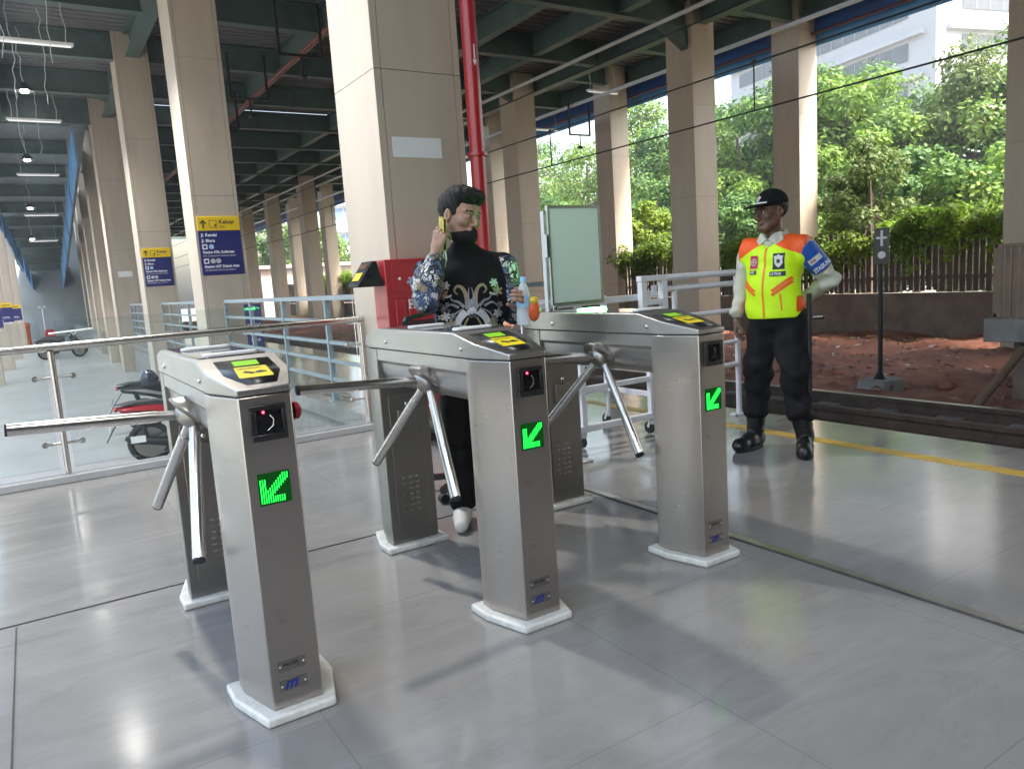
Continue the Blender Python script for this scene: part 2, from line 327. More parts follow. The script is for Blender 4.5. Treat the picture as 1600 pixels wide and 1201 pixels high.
# ------------------------------------------------------------ roof
roof = T('station_roof', 'dark teal steel roof with girders and corrugated deck over the station', 'roof', (8, 20, 7))
def deck(x0, x1, y0, y1, z, name, m):
    b = MB(); vs = []; p = .26; n = int((y1-y0)/p); prof = []
    for i in range(n):
        y = y0+i*p; prof += [(y, z), (y+.10, z), (y+.13, z+.055), (y+.23, z+.055)]
    vs = [(x0, y, zz) for y, zz in prof]+[(x1, y, zz) for y, zz in prof]; k = len(prof)
    b.add(vs, [(i, i+1, k+i+1, k+i) for i in range(k-1)]); o = b.build(name, m, roof, smooth=0); md = o.modifiers.new('s', 'SOLIDIFY'); md.thickness = .02; md.offset = 1; return o
deck(-1.9, 14.2, -9, 27, 7.32, 'roof_deck', M['deck']); deck(2.2, 14.2, 27, 76, 7.32, 'roof_deck', M['deck']); deck(2.2, 14.2, -30, -9, 7.32, 'roof_deck', M['deck']); deck(14.2, 18.4, -30, 76, 7.86, 'roof_deck', M['deck'])  # unseen stretch far behind the viewer is added to darken the opening there
def ibeam(a, b_, d=.5, w=.24, name='girder', m=None):
    a = Vector(a); c = Vector(b_); B = MB(); Z = Vector((0,0,1))
    B.beam(a+Z*.012, c+Z*.012, w, .024); B.beam(a+Z*(d-.012), c+Z*(d-.012), w, .024); B.beam(a+Z*d/2, c+Z*d/2, .02, d-.052)
    return B.build(name, m or M['teal'], roof, smooth=0)
for x, y0, y1 in ((0, -9, 26.6), (2.78, -9, 75), (6.25, -9, 75), (9.9, -9, 75), (11.8, -9, 75), (14.1, -9, 75), (17.85, -9, 75)):
    zb = 7.30 if x > 17 else 6.76; ibeam((x, y0, zb), (x, y1, zb), .52, .30 if x in (2.78, 14.1, 17.85) else .22, 'girder')
for k in range(-2, 20):
    y = 13.3+k*3.37
    for x0, x1 in (((-1.8, 2.6), (2.96, 13.92), (14.28, 17.7)) if y < 27 else ((2.96, 13.92), (14.28, 17.7))):
        zb = 7.26 if x0 > 14 else 6.70; ibeam((x0, y, zb), (x1, y, zb), .58, .22, 'crossbeam')
for k in range(9):                                     # tapering knee brackets at the column heads
    y = 13.3+(k-1)*6.74
    for x, s in ((13.75, -1),):
        B = MB(); B.add([(x, y-.1, 6.2), (x, y+.1, 6.2), (x+s*.9, y+.1, 6.69), (x+s*.9, y-.1, 6.69), (x, y-.1, 6.69), (x, y+.1, 6.69)], [(0,1,2,3), (0,3,4), (1,5,2), (0,4,5,1), (3,2,5,4)]); B.build('knee_bracket', M['teal'], roof, smooth=0)
b = MB(); b.box(18.32, 18.42, -30, 76, 6.98, 7.9); b.build('edge_fascia', M['fascia'], roof, smooth=0)
b = MB(); b.box(18.425, 18.47, -30, 76, 6.72, 7.2); b.build('edge_gutter', M['fascial'], roof, smooth=0)
b = MB(); b.tube([(18.2, -9, 6.98), (18.2, 76, 6.98)], .035, 8); b.build('edge_pipe', mat('red_brown_pipe', (.10,.03,.025), .6, noise=.2), roof)
# descending soffit over the far corridor, with beams across it
def sof(y, x, dz=0): return (x+.014*(y-26.6)+(.03*(y-26.6) if x < 0 else 0), y, 6.55-.087*(y-26.6)+dz)
b = MB(); b.add([sof(26.6,-1.6,.45), sof(26.6,2.3,.45), sof(62,2.3,.45), sof(62,-1.6,.45)], [(0,3,2,1)]); o = b.build('soffit', M['deckd'], roof, smooth=0); md = o.modifiers.new('s', 'SOLIDIFY'); md.thickness = .05
for k in range(11):
    y = 26.75+k*3.3; a = Vector(sof(y, -1.5)); c = Vector(sof(y, 1.78)); ibeam(a, c, .42, .2, 'crossbeam')
for k in range(6):
    y = 27+k*6.6; a = sof(y, 1.84, -.5); c = sof(y+5.6, 1.84, -.5); B = MB(); B.beam(a, c, .05, 1.1); B.build('blue_fascia', M['fascial'], roof, smooth=0)
    a = sof(y, -1.0, -.5); c = sof(y+5.6, -1.0, -.5); B = MB(); B.beam(a, c, .05, 1.0); B.build('blue_fascia', M['fascial'], roof, smooth=0)
b = MB(); b.box(-1.6, 2.6, 26.42, 26.56, 6.55, 7.3); b.build('step_fascia', M['teal'], roof, smooth=0)
# service pipes and supports under the roof
for (x, z, r, m, lb) in ((6.0, 6.55, .06, mat('old_red_pipe', (.15,.035,.032), .5, noise=.3), 'red sprinkler pipe slung under the dark roof beams'), (15.9, 6.62, .055, M['greyl'], 'pale conduit running under the roof beside the right columns'), (12.7, 6.6, .05, M['greyl'], 'thin grey conduit under the roof left of the far columns')):
    b = MB(); b.tube([(x, -8, z), (x, 75, z)], r, 8); tag(b.build('service_pipe', m), lb, 'pipe')
hang = [(5.05, 11.2), (5.1, 15.0), (5.0, 18.6), (5.1, 22.0), (5.0, 25.5), (16.2, 20.5)]
hl = ['black hanging cable frame nearest under the dark roof', 'second black hanging cable frame from the front', 'third black hanging cable frame under the roof', 'fourth black hanging cable frame under the roof', 'farthest black hanging cable frame in the dark roof', 'black cable frame hanging over the far right columns']
for (x, y), lb in zip(hang, hl):
    b = MB(); w = .42
    for s in (-1, 1): b.beam((x+s*w, y, 5.7), (x+s*w, y, 6.72), .05, .05, upv=(0,1,0))
    b.beam((x-w, y, 5.72), (x+w, y, 5.72), .05, .05); b.beam((x, y, 5.35), (x, y, 5.7), .03, .03, upv=(0,1,0)); b.ell((x, y, 5.32), (.09,.09,.06), 8)
    tag(b.build('cable_hanger', M['dark'], smooth=0), lb, 'cable hanger', 'black cable frames hanging from the roof')

# unseen dark wall added behind the viewer for steel and floor to mirror
b = MB(); b.box(-5, 18.3, -9.2, -9, -1.1, 7.25); o = b.build('added_back_wall', mat('dark_brown_wall', (.035,.031,.025), .8, noise=.2), smooth=0); tag(o, 'unseen dull brown wall added behind the viewer for the steel to mirror', 'wall')

# ------------------------------------------------------------ clad columns
def column(x0, y0, w, d, z0, z1, label, group=None, m=None, jo=2.12, name='clad_column'):
    b = MB(); x1, y1 = x0+w, y0+d; g = .005; e = .055; t = .012
    b.box(x0+t, x1-t, y0+t, y1-t, z0, z1, 1)
    zs = [z0]; z = 2.83-jo*3
    while z < z1-.3:
        if z > z0+.25: zs.append(z)
        z += jo
    zs.append(z1)
    for a, c in zip(zs, zs[1:]):
        a += g/2; c -= g/2
        for (p, q_) in ((x0, x0+e), (x0+e+g, x1-e-g), (x1-e, x1)):
            b.box(p, q_, y0, y0+t-.001, a, c); b.box(p, q_, y1-t+.001, y1, a, c)
        b.box(x0, x0+t-.001, y0+t, y1-t, a, c); b.box(x1-t+.001, x1, y0+t, y1-t, a, c)
    o = b.build(name, [m or M['panel'], M['seam']], smooth=0); tag(o, label, 'column', group); return o
GA = 'beige columns along the left side of the tracks'; GB = 'beige columns beyond the tracks'; GC = 'beige columns along the fence'; GL = 'beige columns along the far left edge'
column(2.4, 5.46, .735, .84, 0, 7.4, 'big beige column behind the red hydrant box, with a blank white sheet', GA)
column(2.42, 13.05, .71, .84, -.95, 7.4, 'beige column carrying the larger navy and yellow exit sign', GA)
column(2.4, 19.85, .72, .84, -.95, 7.4, 'beige column carrying the smaller, farther navy and yellow exit sign', GA)
column(2.32, 26.4, .74, .84, -.95, 7.4, 'stained beige column with a small blank white plate', GA, M['paneld'])
for Y, x, lb in ((31.2, 2.35, 'stained beige column next behind the one with the white plate'), (37.5, 2.5, 'fifth beige column along the corridor, half hidden by nearer ones'), (44, 2.7, 'sixth beige column far along the corridor'), (50.5, 2.9, 'most distant beige column on the right of the corridor')):
    column(x, Y, .8, .84, -.95, 7.4, lb, GA, M['paneld'])
for Y, x, lb in ((26.4, -1.62, 'nearest beige column on the far left edge with a cut off sign'), (33.0, -1.42, 'second beige column on the far left edge with a sign'), (39.6, -1.2, 'third beige column on the far left edge'), (46.2, -1.0, 'farthest beige column on the far left edge')):
    column(x, Y, .78, .84, -.95, 7.0, lb, GL)
for Y, x, lb in ((5.46, 13.75, 'beige column cut off by the right border above the concrete ramp'), (13.1, 13.77, 'tall beige column behind the right gate, standing in the dirt'), (19.85, 13.23, 'beige column rising just left of the whiteboard'), (26.5, 12.95, 'beige column beyond the tracks hidden behind the big column'), (39.9, 12.86, 'wide beige column seen left of the big column, nearest of that group'), (46.6, 12.87, 'beige column in the middle of the distant group left of the big column'), (53.3, 12.97, 'leftmost beige column of the distant group by the navy sign')):
    column(x, Y, .74, .84, -1.1, 7.4, lb, GB)
for Y, x, lb in ((5.5, 18.05, 'beige column by the fence outside the right border'), (13.1, 17.66, 'beige column by the fence directly behind the guard'), (19.85, 17.0, 'beige column by the fence right of the whiteboard'), (26.5, 16.36, 'slim beige column by the fence beside the red pipe'), (46.6, 16.3, 'bright beige column touching the left edge of the big column'), (53.3, 16.2, 'thin bright beige column between two darker distant columns')):
    column(x, Y, .74, .84, -1.1, 7.85, lb, GC)
# ------------------------------------------------------------ tripod turnstiles
GW, GWF, CY, ZS, ZF, ZT, SY = .236, .145, .159, .952, .9715, 1.039, .3035
LS, LB, LE = 1.0, 1.11, 1.27
def plan(o=0.0, a=0, b=1):
    w, wf = GW/2+o, GWF/2+o*.75
    return [(-wf, -o), (wf, -o), (w, CY), (w, LB), (wf, LE+o), (-wf, LE+o), (-w, LB), (-w, CY)]
def pedestal(y0, y1, front):
    w, wf = GW/2, GWF/2
    if front: poly = [(-wf, 0), (wf, 0), (w, CY), (w, y1), (-w, y1), (-w, CY)]
    else: poly = [(-w, y0), (w, y0), (w, LB), (wf, LE), (-wf, LE), (-w, LB)]
    return poly
def face(zc): return lambda x, y: (x, -.0015, zc+y)
def slope(u, v): return (u, v, ZF+(ZT-ZF)*v/SY+.0016)
def arrow_mb():
    b = MB(); n = 13; p = .0063; x0 = -.0405; z0 = .6445
    for i in range(n):
        cells = [0]*n
        for j in range(n):
            on = False
            if i < 3 and j < 11: on = True
            if j < 3 and i < 11: on = True
            if abs(i-j) <= 2 and i+j > 3: on = True
            cells[j] = on
        j = 0
        while j < n:
            if cells[j]:
                k = j
                while k < n and cells[k]: k += 1
                b.box(x0+i*p, x0+i*p+.0027, -.0046, -.0034, z0+j*p, z0+k*p-.001); j = k
            else: j += 1
    return b
def make_gate():
    g = T('turnstile_gate', '', 'turnstile', (0,0,0), 'three steel tripod turnstile gates')
    K = dict(parent=g, local=True)
    for nm, poly in (('front_pedestal', pedestal(0, .225, True)), ('rear_pedestal', pedestal(1.045, LE, False))):
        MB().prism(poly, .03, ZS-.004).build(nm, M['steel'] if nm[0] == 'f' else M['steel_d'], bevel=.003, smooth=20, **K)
    # white base slabs
    q_ = random.Random(5)
    for fr in (True, False):
        o = .035
        w, wf = GW/2+o, GWF/2+o*.8
        poly = [(-wf, -o), (wf, -o), (w, CY-.01), (w, .225+o), (-w, .225+o), (-w, CY-.01)] if fr else [(-w, 1.045-o), (w, 1.045-o), (w, LB+.01), (wf, LE+o), (-wf, LE+o), (-w, LB+.01)]
        MB().prism(poly, .001, .030).build('base_slab', M['pad'], bevel=.008, seg=3, smooth=60, **K)
    # housing between the pedestals: flat band, then a belly curving under
    w = GW/2-.004; prof = [(-w, ZS-.004), (-w, .900)]
    for k in range(0, 13):
        a = math.pi*k/12; prof.append((-math.cos(a)*(w-.012), .885-.115*math.sin(a)**.8))
    prof += [(w, .900), (w, ZS-.004)]
    b = MB(); n = len(prof)
    b.add([(x, .2255, z) for x, z in prof]+[(x, 1.0445, z) for x, z in prof], [(i, (i+1) % n, n+(i+1) % n, n+i) for i in range(n)]+[tuple(range(n)), tuple(reversed(range(n, 2*n)))])
    b.build('housing', M['steel_h'], smooth=30, **K)
    # lid, sloping down at the front and back
    o = .002; w, wf = GW/2+o, GWF/2+o
    st = [(0, wf), (CY, w), (SY, w), (LS, w), (LB, w), (LE, wf)]
    def zt(y): return ZF+(ZT-ZF)*y/SY if y < SY else (ZT if y <= LS else ZT-(y-LS)*.20)
    vs = []
    for y, hw in st:
        y2 = y-o if y == 0 else (y+o if y == LE else y)
        vs += [(-hw, y2, ZS), (hw, y2, ZS), (hw, y2, zt(y)), (-hw, y2, zt(y))]
    fs = [(0,1,2,3)]
    for i in range(len(st)-1):
        p, q2 = 4*i, 4*i+4
        fs += [(p+1, q2+1, q2+2, p+2), (p+2, q2+2, q2+3, p+3), (p+3, q2+3, q2, p), (p, q2, q2+1, p+1)]
    e = 4*(len(st)-1); fs.append((e+1, e, e+3, e+2))
    MB().add(vs, fs).build('lid', M['steel_h'], bevel=.004, smooth=18, **K)
    MB().prism(plan(-.004), ZS-.0035, ZS).build('lid_seam', M['seam'], smooth=0, **K)
    MB().box(-.10, .10, SY+.03, LS-.02, ZT+.0005, ZT+.0035).build('lid_top_plate', mat('smoked_top_glass', (.10,.10,.11), .06, .0, noise=.05), bevel=.001, **K)
    for y, sg in ((.36, 1), (.75, 1)):                     # two long white lamp bars across the lid
        b = MB(); poly = []
        for k in range(9): a = -math.pi/2+math.pi*k/8; poly.append((.062+.021*math.cos(a), .021*math.sin(a)))
        for k in range(9): a = math.pi/2+math.pi*k/8; poly.append((-.062+.021*math.cos(a), .021*math.sin(a)))
        b.prism([(x-.003, y+yy) for x, yy in poly], ZT+.003, ZT+.014); b.build('lamp_bar', M['white'], bevel=.003, smooth=40, **K)
    # bolts along the side seam
    for x, s in ((-GW/2, -1), (GW/2, 1)):
        for y in (.245, .92):
            b = MB(); b.lathe([(.0085, 0), (.0085, .004), (.006, .007), (.001, .008)], 12, M=Matrix.Translation((x+s*.002, y, .984))@Matrix.Rotation(s*math.pi/2, 4, 'Y')); b.build('bolt', M['chrome'], **K)
    # sloping reader panel: black hexagon with lime screen and yellow sticker
    b = MB(); hx = [(-.074,.264), (.088,.264), (.087,.136), (.047,.030), (-.036,.030), (-.076,.134)]
    b.add([slope(*p) for p in hx], [tuple(reversed(range(6)))]); pn = b.build('reader_panel', M['black'], **K)
    md = pn.modifiers.new('s', 'SOLIDIFY'); md.thickness = .0014; md.offset = 0
    def sl2(d): return lambda u, v: (u, v, ZF+(ZT-ZF)*v/SY+d)
    P = sl2(.0034)
    MB().add([P(-.028,.198), P(.045,.198), P(.047,.245), P(-.027,.245)], [(0,1,2,3)]).build('lcd_screen', M['lime'], parent=pn, local=True)
    st_ = MB().add([P(x, y) for x, y in ((-.038,.083), (.052,.083), (.056,.088), (.058,.178), (.054,.183), (-.032,.183), (-.036,.178), (-.042,.088))], [tuple(range(8))]).build('yellow_sticker', M['yellow'], parent=pn, local=True)
    P2 = sl2(.0045); b = MB()
    text_mb('TEMPELKAN KARTU', .0125, lambda x, y: P2(-.030+x, .160+y), b, .0003, xs=.62)
    b.add([P2(-.022,.130), P2(.002,.112), P2(.012,.124), P2(-.012,.142)], [(0,1,2,3)])
    b.add([P2(.014,.118), P2(.044,.118), P2(.046,.126), P2(.030,.138), P2(.012,.128)], [(0,1,2,3,4)])
    b.build('sticker_print', M['ktext'], parent=st_, local=True, smooth=0)
    # scanner window
    fz = MB()
    fz.box(-.048, .052, -.012, -.0005, .822, .840); fz.box(-.048, .052, -.012, -.0005, .908, .922); fz.box(-.048, -.032, -.012, -.0005, .8405, .9075); fz.box(.040, .052, -.012, -.0005, .8405, .9075)
    sw = fz.build('scanner_window', M['black'], bevel=.002, **K)
    MB().box(-.0318, .0398, -.004, -.0004, .8405, .9075).build('scanner_glass', mat('scanner_glass', (.006,.006,.007), .08, noise=.1), parent=sw, local=True)
    MB().ell((-.010, -.006, .902), (.0035,.003,.0035), 10).build('red_lamp', M['red_led'], parent=sw, local=True)
    b = MB(); b.tube([(-.002, -.0055, .850), (.014, -.0055, .862), (.016, -.0055, .880), (.006, -.0055, .893)], .0012, 6); b.build('lens_rim', M['chrome'], parent=sw, local=True)
    # arrow display
    ad = MB().box(-.045, .045, -.003, -.0004, .638, .730).build('arrow_display', M['greendk'], bevel=.001, **K)
    arrow_mb().build('green_arrow', M['green'], parent=ad, local=True, smooth=0)
    # tripod head
    hub = Vector((-.095, .585, .842)); ax = Vector((-.70, 0, -.714)).normalized()
    Mh = Matrix.Translation(hub+ax*.010) @ ax.to_track_quat('Z', 'Y').to_matrix().to_4x4()
    MB().lathe([(.050, -.05), (.090, -.010), (.092, -.004), (.088, .001), (.056, .008), (.052, .022), (.043, .034), (.02, .040)], 36, M=Mh).build('tripod_head', M['steel_d'], smooth=30, **K)
    u0 = (Vector((-1,0,0))-ax*ax.dot(Vector((-1,0,0)))).normalized(); v0 = ax.cross(u0)
    for k in range(3):
        ph = -.04+k*2*math.pi/3; d = (ax*math.cos(.856)+(u0*math.cos(ph)+v0*math.sin(ph))*math.sin(.856)).normalized()
        arm = MB(); arm.tube([hub+d*.05, hub+d*.115], .0165, 16); arm.tube([hub+d*.115, hub+d*.525], .0195, 20)
        am = arm.build('tripod_arm', M['chrome'], smooth=40, **K)
        MB().tube([hub+d*.5251, hub+d*.532], .0188, 16).build('end_cap', M['blackm'], parent=am, local=True)
    # rear pedestal door, lock and vents; it faces the lane head
    y = 1.0435
    dp = MB().box(-.082, .082, y-.003, y, .10, .735).build('access_door', M['steel_d'], bevel=.002, **K)
    b = MB(); b.box(-.045, .045, y-.012, y-.0035, .56, .66); b.build('lock_cover', M['steel_d'], parent=dp, local=True, bevel=.004)
    MB().ell((0, y-.014, .685), (.010,.006,.010), 10).build('door_lock', M['chrome'], parent=dp, local=True)
    b = MB()
    for k in range(7):
        for i in range(3): b.box(-.045+i*.03, -.039+i*.03+.012*(i > 0), y-.0055, y-.0032, .18+k*.026, .187+k*.026)
    b.build('vent_slots', M['chrome'], parent=dp, local=True, smooth=0)
    return g
def plates(g, num):
    K = dict(parent=g, local=True)
    for nm, z0, z1 in (('number_plate', .141, .172), ('maker_plate', .081, .113)):
        pl = MB().box(-.049, .031, -.0022, -.0004, z0, z1).build(nm, M['steel_d'], **K)
        b = MB()
        for x, z in ((-.043, z0+.016), (.025, z0+.016)): b.ell((x, -.003, z), (.0028,.0018,.0028), 8)
        b.build('screw', M['white'], parent=pl, local=True)
        b = MB()
        if nm[0] == 'n':
            text_mb(num, .0135, lambda x, y: (-.034+x, -.003, .156+y), b, .0004); b.build('number_print', M['ktext'], parent=pl, local=True, smooth=0)
            b = MB(); text_mb('M1', .009, lambda x, y: (.006+x, -.003, .146+y), b); b.build('red_print', M['red'], parent=pl, local=True, smooth=0)
        else:
            for k in range(3):
                x = -.036+k*.0135; b.add([(x, -.003, z0+.004), (x+.007, -.003, z0+.004), (x+.0165, -.003, z1-.005), (x+.0095, -.003, z1-.005)], [(0,1,2,3)])
            b.add([(-.026, -.0031, z1-.010), (.004, -.0031, z1-.010), (.0075, -.0031, z1-.004), (-.023, -.0031, z1-.004)], [(0,1,2,3)])
            b.build('blue_logo', M['blue'], parent=pl, local=True, smooth=0)
GY = 2.1186
g1 = make_gate(); g1.location = (.5205, GY, 0); tag(g1, 'nearest steel turnstile gate on the left with a green arrow')
g2 = dup(g1, (1.4012, GY, 0), 'middle steel turnstile gate with the man leaning behind it')
g3 = dup(g1, (2.2898, GY, 0), 'right steel turnstile gate with its lamp bar glowing green')
plates(g1, '942-030'); plates(g2, '941-070'); plates(g3, '940-010')
for c in g3.children:
    if c.name.startswith('lamp_bar') and max(v[1] for v in c.bound_box) > .6:
        c.data = c.data.copy(); c.data.materials.clear(); c.data.materials.append(M['greenbar']); c['label'] = 'lit green lamp bar'
    if c.name.startswith('scanner_window'):
        for d in c.children:
            if d.name.startswith('red_lamp'): d.data = d.data.copy(); d.data.materials.clear(); d.data.materials.append(M['black'])
b = MB(); b.lathe([(.027, 0), (.027, .012), (.018, .020), (.002, .023)], 20, M=Matrix.Translation((GW/2+.002, .16, .868))@Matrix.Rotation(math.pi/2, 4, 'Y')); b.build('red_button', M['red'], g1, local=True)
# ------------------------------------------------------------ glass balustrade at the edge of the raised floor
bal = T('glass_balustrade', 'stainless balustrade with glass panels and round handrail behind the gates', 'balustrade', (.1, 6.12, 0))
MB().tube([(-6, 6.10, .945), (2.42, 6.14, .955)], .028, 16).build('handrail', M['chrome'], bal)
for x in (-2.2, .095, 2.37):
    b = MB(); b.tube([(x, 6.12, .0), (x, 6.12, .925)], .021, 14); b.lathe([(.055,0),(.055,.008),(.03,.014),(.02,.02)], 18, M=Matrix.Translation((x, 6.12, .004))); p = b.build('baluster', M['chrome'], bal)
    for z in (.74, .27):
        b = MB(); b.tube([(x-.11, 6.155, z), (x+.11, 6.155, z)], .009, 10)
        for s in (-1, 1): b.lathe([(.02, -.012), (.02, .012)], 14, M=Matrix.Translation((x+s*.115, 6.165, z))@Matrix.Rotation(math.pi/2, 4, 'X'))
        b.build('glass_clamp', M['chrome'], p)
for x0, x1 in ((-6, -2.25), (-2.16, .05), (.14, 2.33)):
    MB().box(x0, x1, 6.160, 6.170, .09, 1.13).build('glass_panel', M['glass'], bal, smooth=0)

# ------------------------------------------------------------ exit signs
def sign(x0, y, z0, z1, w, label, name='exit_sign', group='navy and yellow exit signs'):
    s = T(name, label, 'sign', (x0, y, z0), group); h = z1-z0; zb = z1-.25*h*.96
    MB().box(x0, x0+w, y-.016, y-.0005, z0, zb-.001).build('navy_panel', M['navy'], s, bevel=.004)
    MB().box(x0, x0+w, y-.017, y-.0005, zb, z1).build('yellow_header', M['ysign'], s, bevel=.004)
    k = w/.66; F = lambda d=.0185: (lambda u, v: (x0+u*k, y-d, z1+v*k))
    f = F(); b = MB()
    b.add([f(.078,-.185), f(.102,-.185), f(.102,-.085), f(.078,-.085)], [(0,1,2,3)])
    b.add([f(.035,-.108), f(.050,-.122), f(.090,-.080), f(.090,-.050)], [(0,1,2,3)]); b.add([f(.090,-.050), f(.090,-.080), f(.130,-.122), f(.145,-.108)], [(0,1,2,3)])
    for r in ((.185,.30,-.068,-.060), (.185,.30,-.182,-.174), (.185,.193,-.1735,-.0685), (.292,.30,-.1735,-.0685)): b.add([f(r[0],r[2]), f(r[1],r[2]), f(r[1],r[3]), f(r[0],r[3])], [(0,1,2,3)])
    b.add([f(.262,-.16), f(.286,-.16), f(.286,-.12), f(.262,-.13)], [(0,1,2,3)])
    text_mb('Keluar', .092, lambda u, v: f(.335+u, -.118+v), b, .0025); text_mb('Exit', .055, lambda u, v: f(.337+u, -.185+v), b, .0005)
    b.build('header_print', M['ktext'], s, smooth=0)
    b = MB()
    for t, sz, u0, v0, bo in (('Jl. Kendal', .066, .04, -.315, .002), ('Jl. Blora', .066, .04, -.405, .002), ('Stasiun KRL Sudirman', .056, .04, -.585, .002), ('KRL Commuterline Sudirman Station', .034, .04, -.637, 0), ('Stasiun LRT Dukuh Atas', .056, .04, -.815, .002), ('LRT Jabodebek Dukuh Atas Station', .034, .04, -.865, 0)):
        text_mb(t, sz, (lambda u0, v0: lambda u, v: f(u0+u, v0+v))(u0, v0), b, bo, xs=.98)
    for v in (-.520, -.750):
        b.add([f(.04, v), f(.118, v), f(.118, v+.08), f(.04, v+.08)], [(0,1,2,3)])
    b.build('white_print', M['wtext'], s, smooth=0)
    g2_ = F(.0205); b = MB()
    for v in (-.520, -.750): b.add([g2_(.058, v+.018), g2_(.100, v+.018), g2_(.100, v+.062), g2_(.058, v+.062)], [(0,1,2,3)])
    b.build('train_symbol', M['navy'], s, smooth=0)
    for (u, v, m) in ((.18, -.48, 'bluel'), (.18, -.71, 'greyl'), (.265, -.71, 'greyl')):
        b = MB(); b.add([f(u+.04*math.cos(t*.3927), v+.04*math.sin(t*.3927)) for t in range(16)], [tuple(range(16))]); b.build('line_badge', M[m], s, smooth=0)
    return s
sign(2.455, 13.05, 1.565, 2.50, .66, 'larger, nearer navy and yellow exit sign on the beige column')
sign(2.435, 19.85, 1.55, 2.445, .63, 'smaller, farther navy and yellow exit sign on the next column')
sign(-1.3, 26.4, .72, 1.45, .66, 'navy and yellow exit sign cut off by the left border')
sign(-1.05, 33.0, .78, 1.48, .6, 'second navy and yellow exit sign on the far left columns')
sign(-.83, 39.6, .75, 1.42, .6, 'farthest tiny navy and yellow exit sign on the far left')
b = MB(); b.box(2.5, 2.92, 5.455, 5.4595, 2.186, 2.338); tag(b.build('paper_sheet', mat('white_sheet', (.66,.67,.69), .45, noise=.03), smooth=0), 'blank white sheet stuck on the big beige column', 'sheet')
b = MB(); b.box(2.50, 2.90, 26.385, 26.3995, 2.0, 2.17); tag(b.build('name_plate', M['white'], smooth=0), 'small blank white plate on the stained far column', 'plate')

# ------------------------------------------------------------ hydrant cabinet, red pipe, card reader, chair
hy = T('hydrant_cabinet', 'tall red fire hydrant cabinet lettered HYDRANT behind the man', 'hydrant cabinet', (2.6, 5.2, 0))
x0, x1, yf, yb, zt = 2.235, 3.05, 5.2, 5.44, 1.41
MB().box(x0, x1, yf, yb, .10, zt).build('cabinet', M['red'], hy, bevel=.006)
MB().box(x0+.05, x1-.05, yf+.03, yb-.02, .002, .0995).build('plinth', M['blackm'], hy, smooth=0)
MB().box(x0+.05, x1-.03, yf-.006, yf-.001, 1.16, zt-.03).build('top_panel', M['red'], hy, bevel=.004)
dr = MB().box(x0+.06, x0+.14, yf-.010, yf-.001, .15, 1.12).box(x0+.165, x1-.03, yf-.012, yf-.001, .15, 1.13).build('door', M['red'], hy, bevel=.004)
b = MB(); pts = lambda u, v: (2.395+u, yf-.0145, 1.042+v)
text_mb('HYDRANT', .092, pts, b, .0025, xs=.95)
for u in (.004, .047):
    for v in (.0, .060): b.box(2.390+u, 2.418+u, yf-.0142, yf-.0132, 1.042+v, 1.048+v)
b.build('lettering', M['wtext'], hy, smooth=0)
MB().ell((x0+.11, yf-.010, 1.265), (.012,.008,.012), 12).build('indicator_lamp', M['white'], hy)
b = MB(); b.box(x0+.245, x0+.345, yf-.0095, yf-.0065, 1.23, 1.325); b.build('nameplate', M['dark'], hy, smooth=0)
MB().ell((x0+.155, yf-.02, .72), (.012,.02,.05), 10).build('door_handle', M['chrome'], hy)
b = MB(); b.tube([(3.17, 5.33, 0), (3.17, 5.33, 6.8)], .062, 18)
for z in (.35, 2.2, 4.1): b.lathe([(.085, -.012), (.085, .012)], 18, M=Matrix.Translation((3.17, 5.33, z)))
rp = b.build('riser_pipe', M['red']); tag(rp, 'red vertical fire riser pipe against the big beige column', 'pipe')
b = MB(); b.add([(3.160, 5.2655, 3.02), (3.172, 5.2655, 3.02), (3.172, 5.2655, 2.90), (3.160, 5.2655, 2.90)], [(0,1,2,3)]); b.add([(3.146, 5.2655, 2.905), (3.186, 5.2655, 2.905), (3.166, 5.2655, 2.86)], [(0,1,2)]); b.build('flow_arrow', M['wtext'], rp, smooth=0)
cr = T('card_reader', 'black sloping card reader with yellow sticker left of the red cabinet', 'card reader', (2.13, 5.3, 1.2))
Mr = Matrix.Translation((2.16, 5.32, 1.40))
b = MB(); prf = [(0,0), (.035,0), (.075,-.17), (.075,-.185), (-.115,-.185), (-.125,-.17)]
n = len(prf); b.add([(2.150+x, 5.22, 1.405+z) for x, z in prf]+[(2.150+x, 5.42, 1.405+z) for x, z in prf], [tuple(range(n)), tuple(reversed(range(n, 2*n)))]+[((i+1) % n, i, n+i, n+(i+1) % n) for i in range(n)]); b.build('reader_body', M['black'], cr, bevel=.004)
def rs(t, y): return (2.1475-.125*t-.0035, y, 1.403-.17*t+.003)
b = MB(); b.add([rs(.48,5.25), rs(.80,5.25), rs(.80,5.38), rs(.48,5.38)], [(0,1,2,3)]); b.build('yellow_sticker', M['yellow'], cr, smooth=0)
b = MB(); b.add([rs(.12,5.25), rs(.32,5.25), rs(.32,5.39), rs(.12,5.39)], [(0,1,2,3)]); b.build('screen', mat('brown_screen', (.12,.05,.02), .3, noise=.1), cr, smooth=0)
ch = T('office_chair', 'black mesh office chair mostly hidden behind the man', 'chair', (1.78, 3.95, 0))
b = MB(); pts = [(1.56, 4.08, .68), (1.545, 4.09, .95), (1.60, 4.10, 1.07), (1.78, 4.11, 1.10), (1.96, 4.10, 1.07), (2.015, 4.09, .95), (2.0, 4.08, .68), (1.56, 4.08, .68)]; b.tube(pts, .016, 8); b.build('back_frame', M['black'], ch)
b = MB(); b.box(1.565, 1.995, 4.085, 4.09, .69, 1.06); b.build('back_mesh', mat('black_mesh', (.03,.03,.032), .8, alpha=.75, noise=.2), ch, smooth=0)
b = MB(); b.box(1.55, 2.01, 3.62, 4.06, .43, .50); b.build('seat', M['blackm'], ch, bevel=.03)
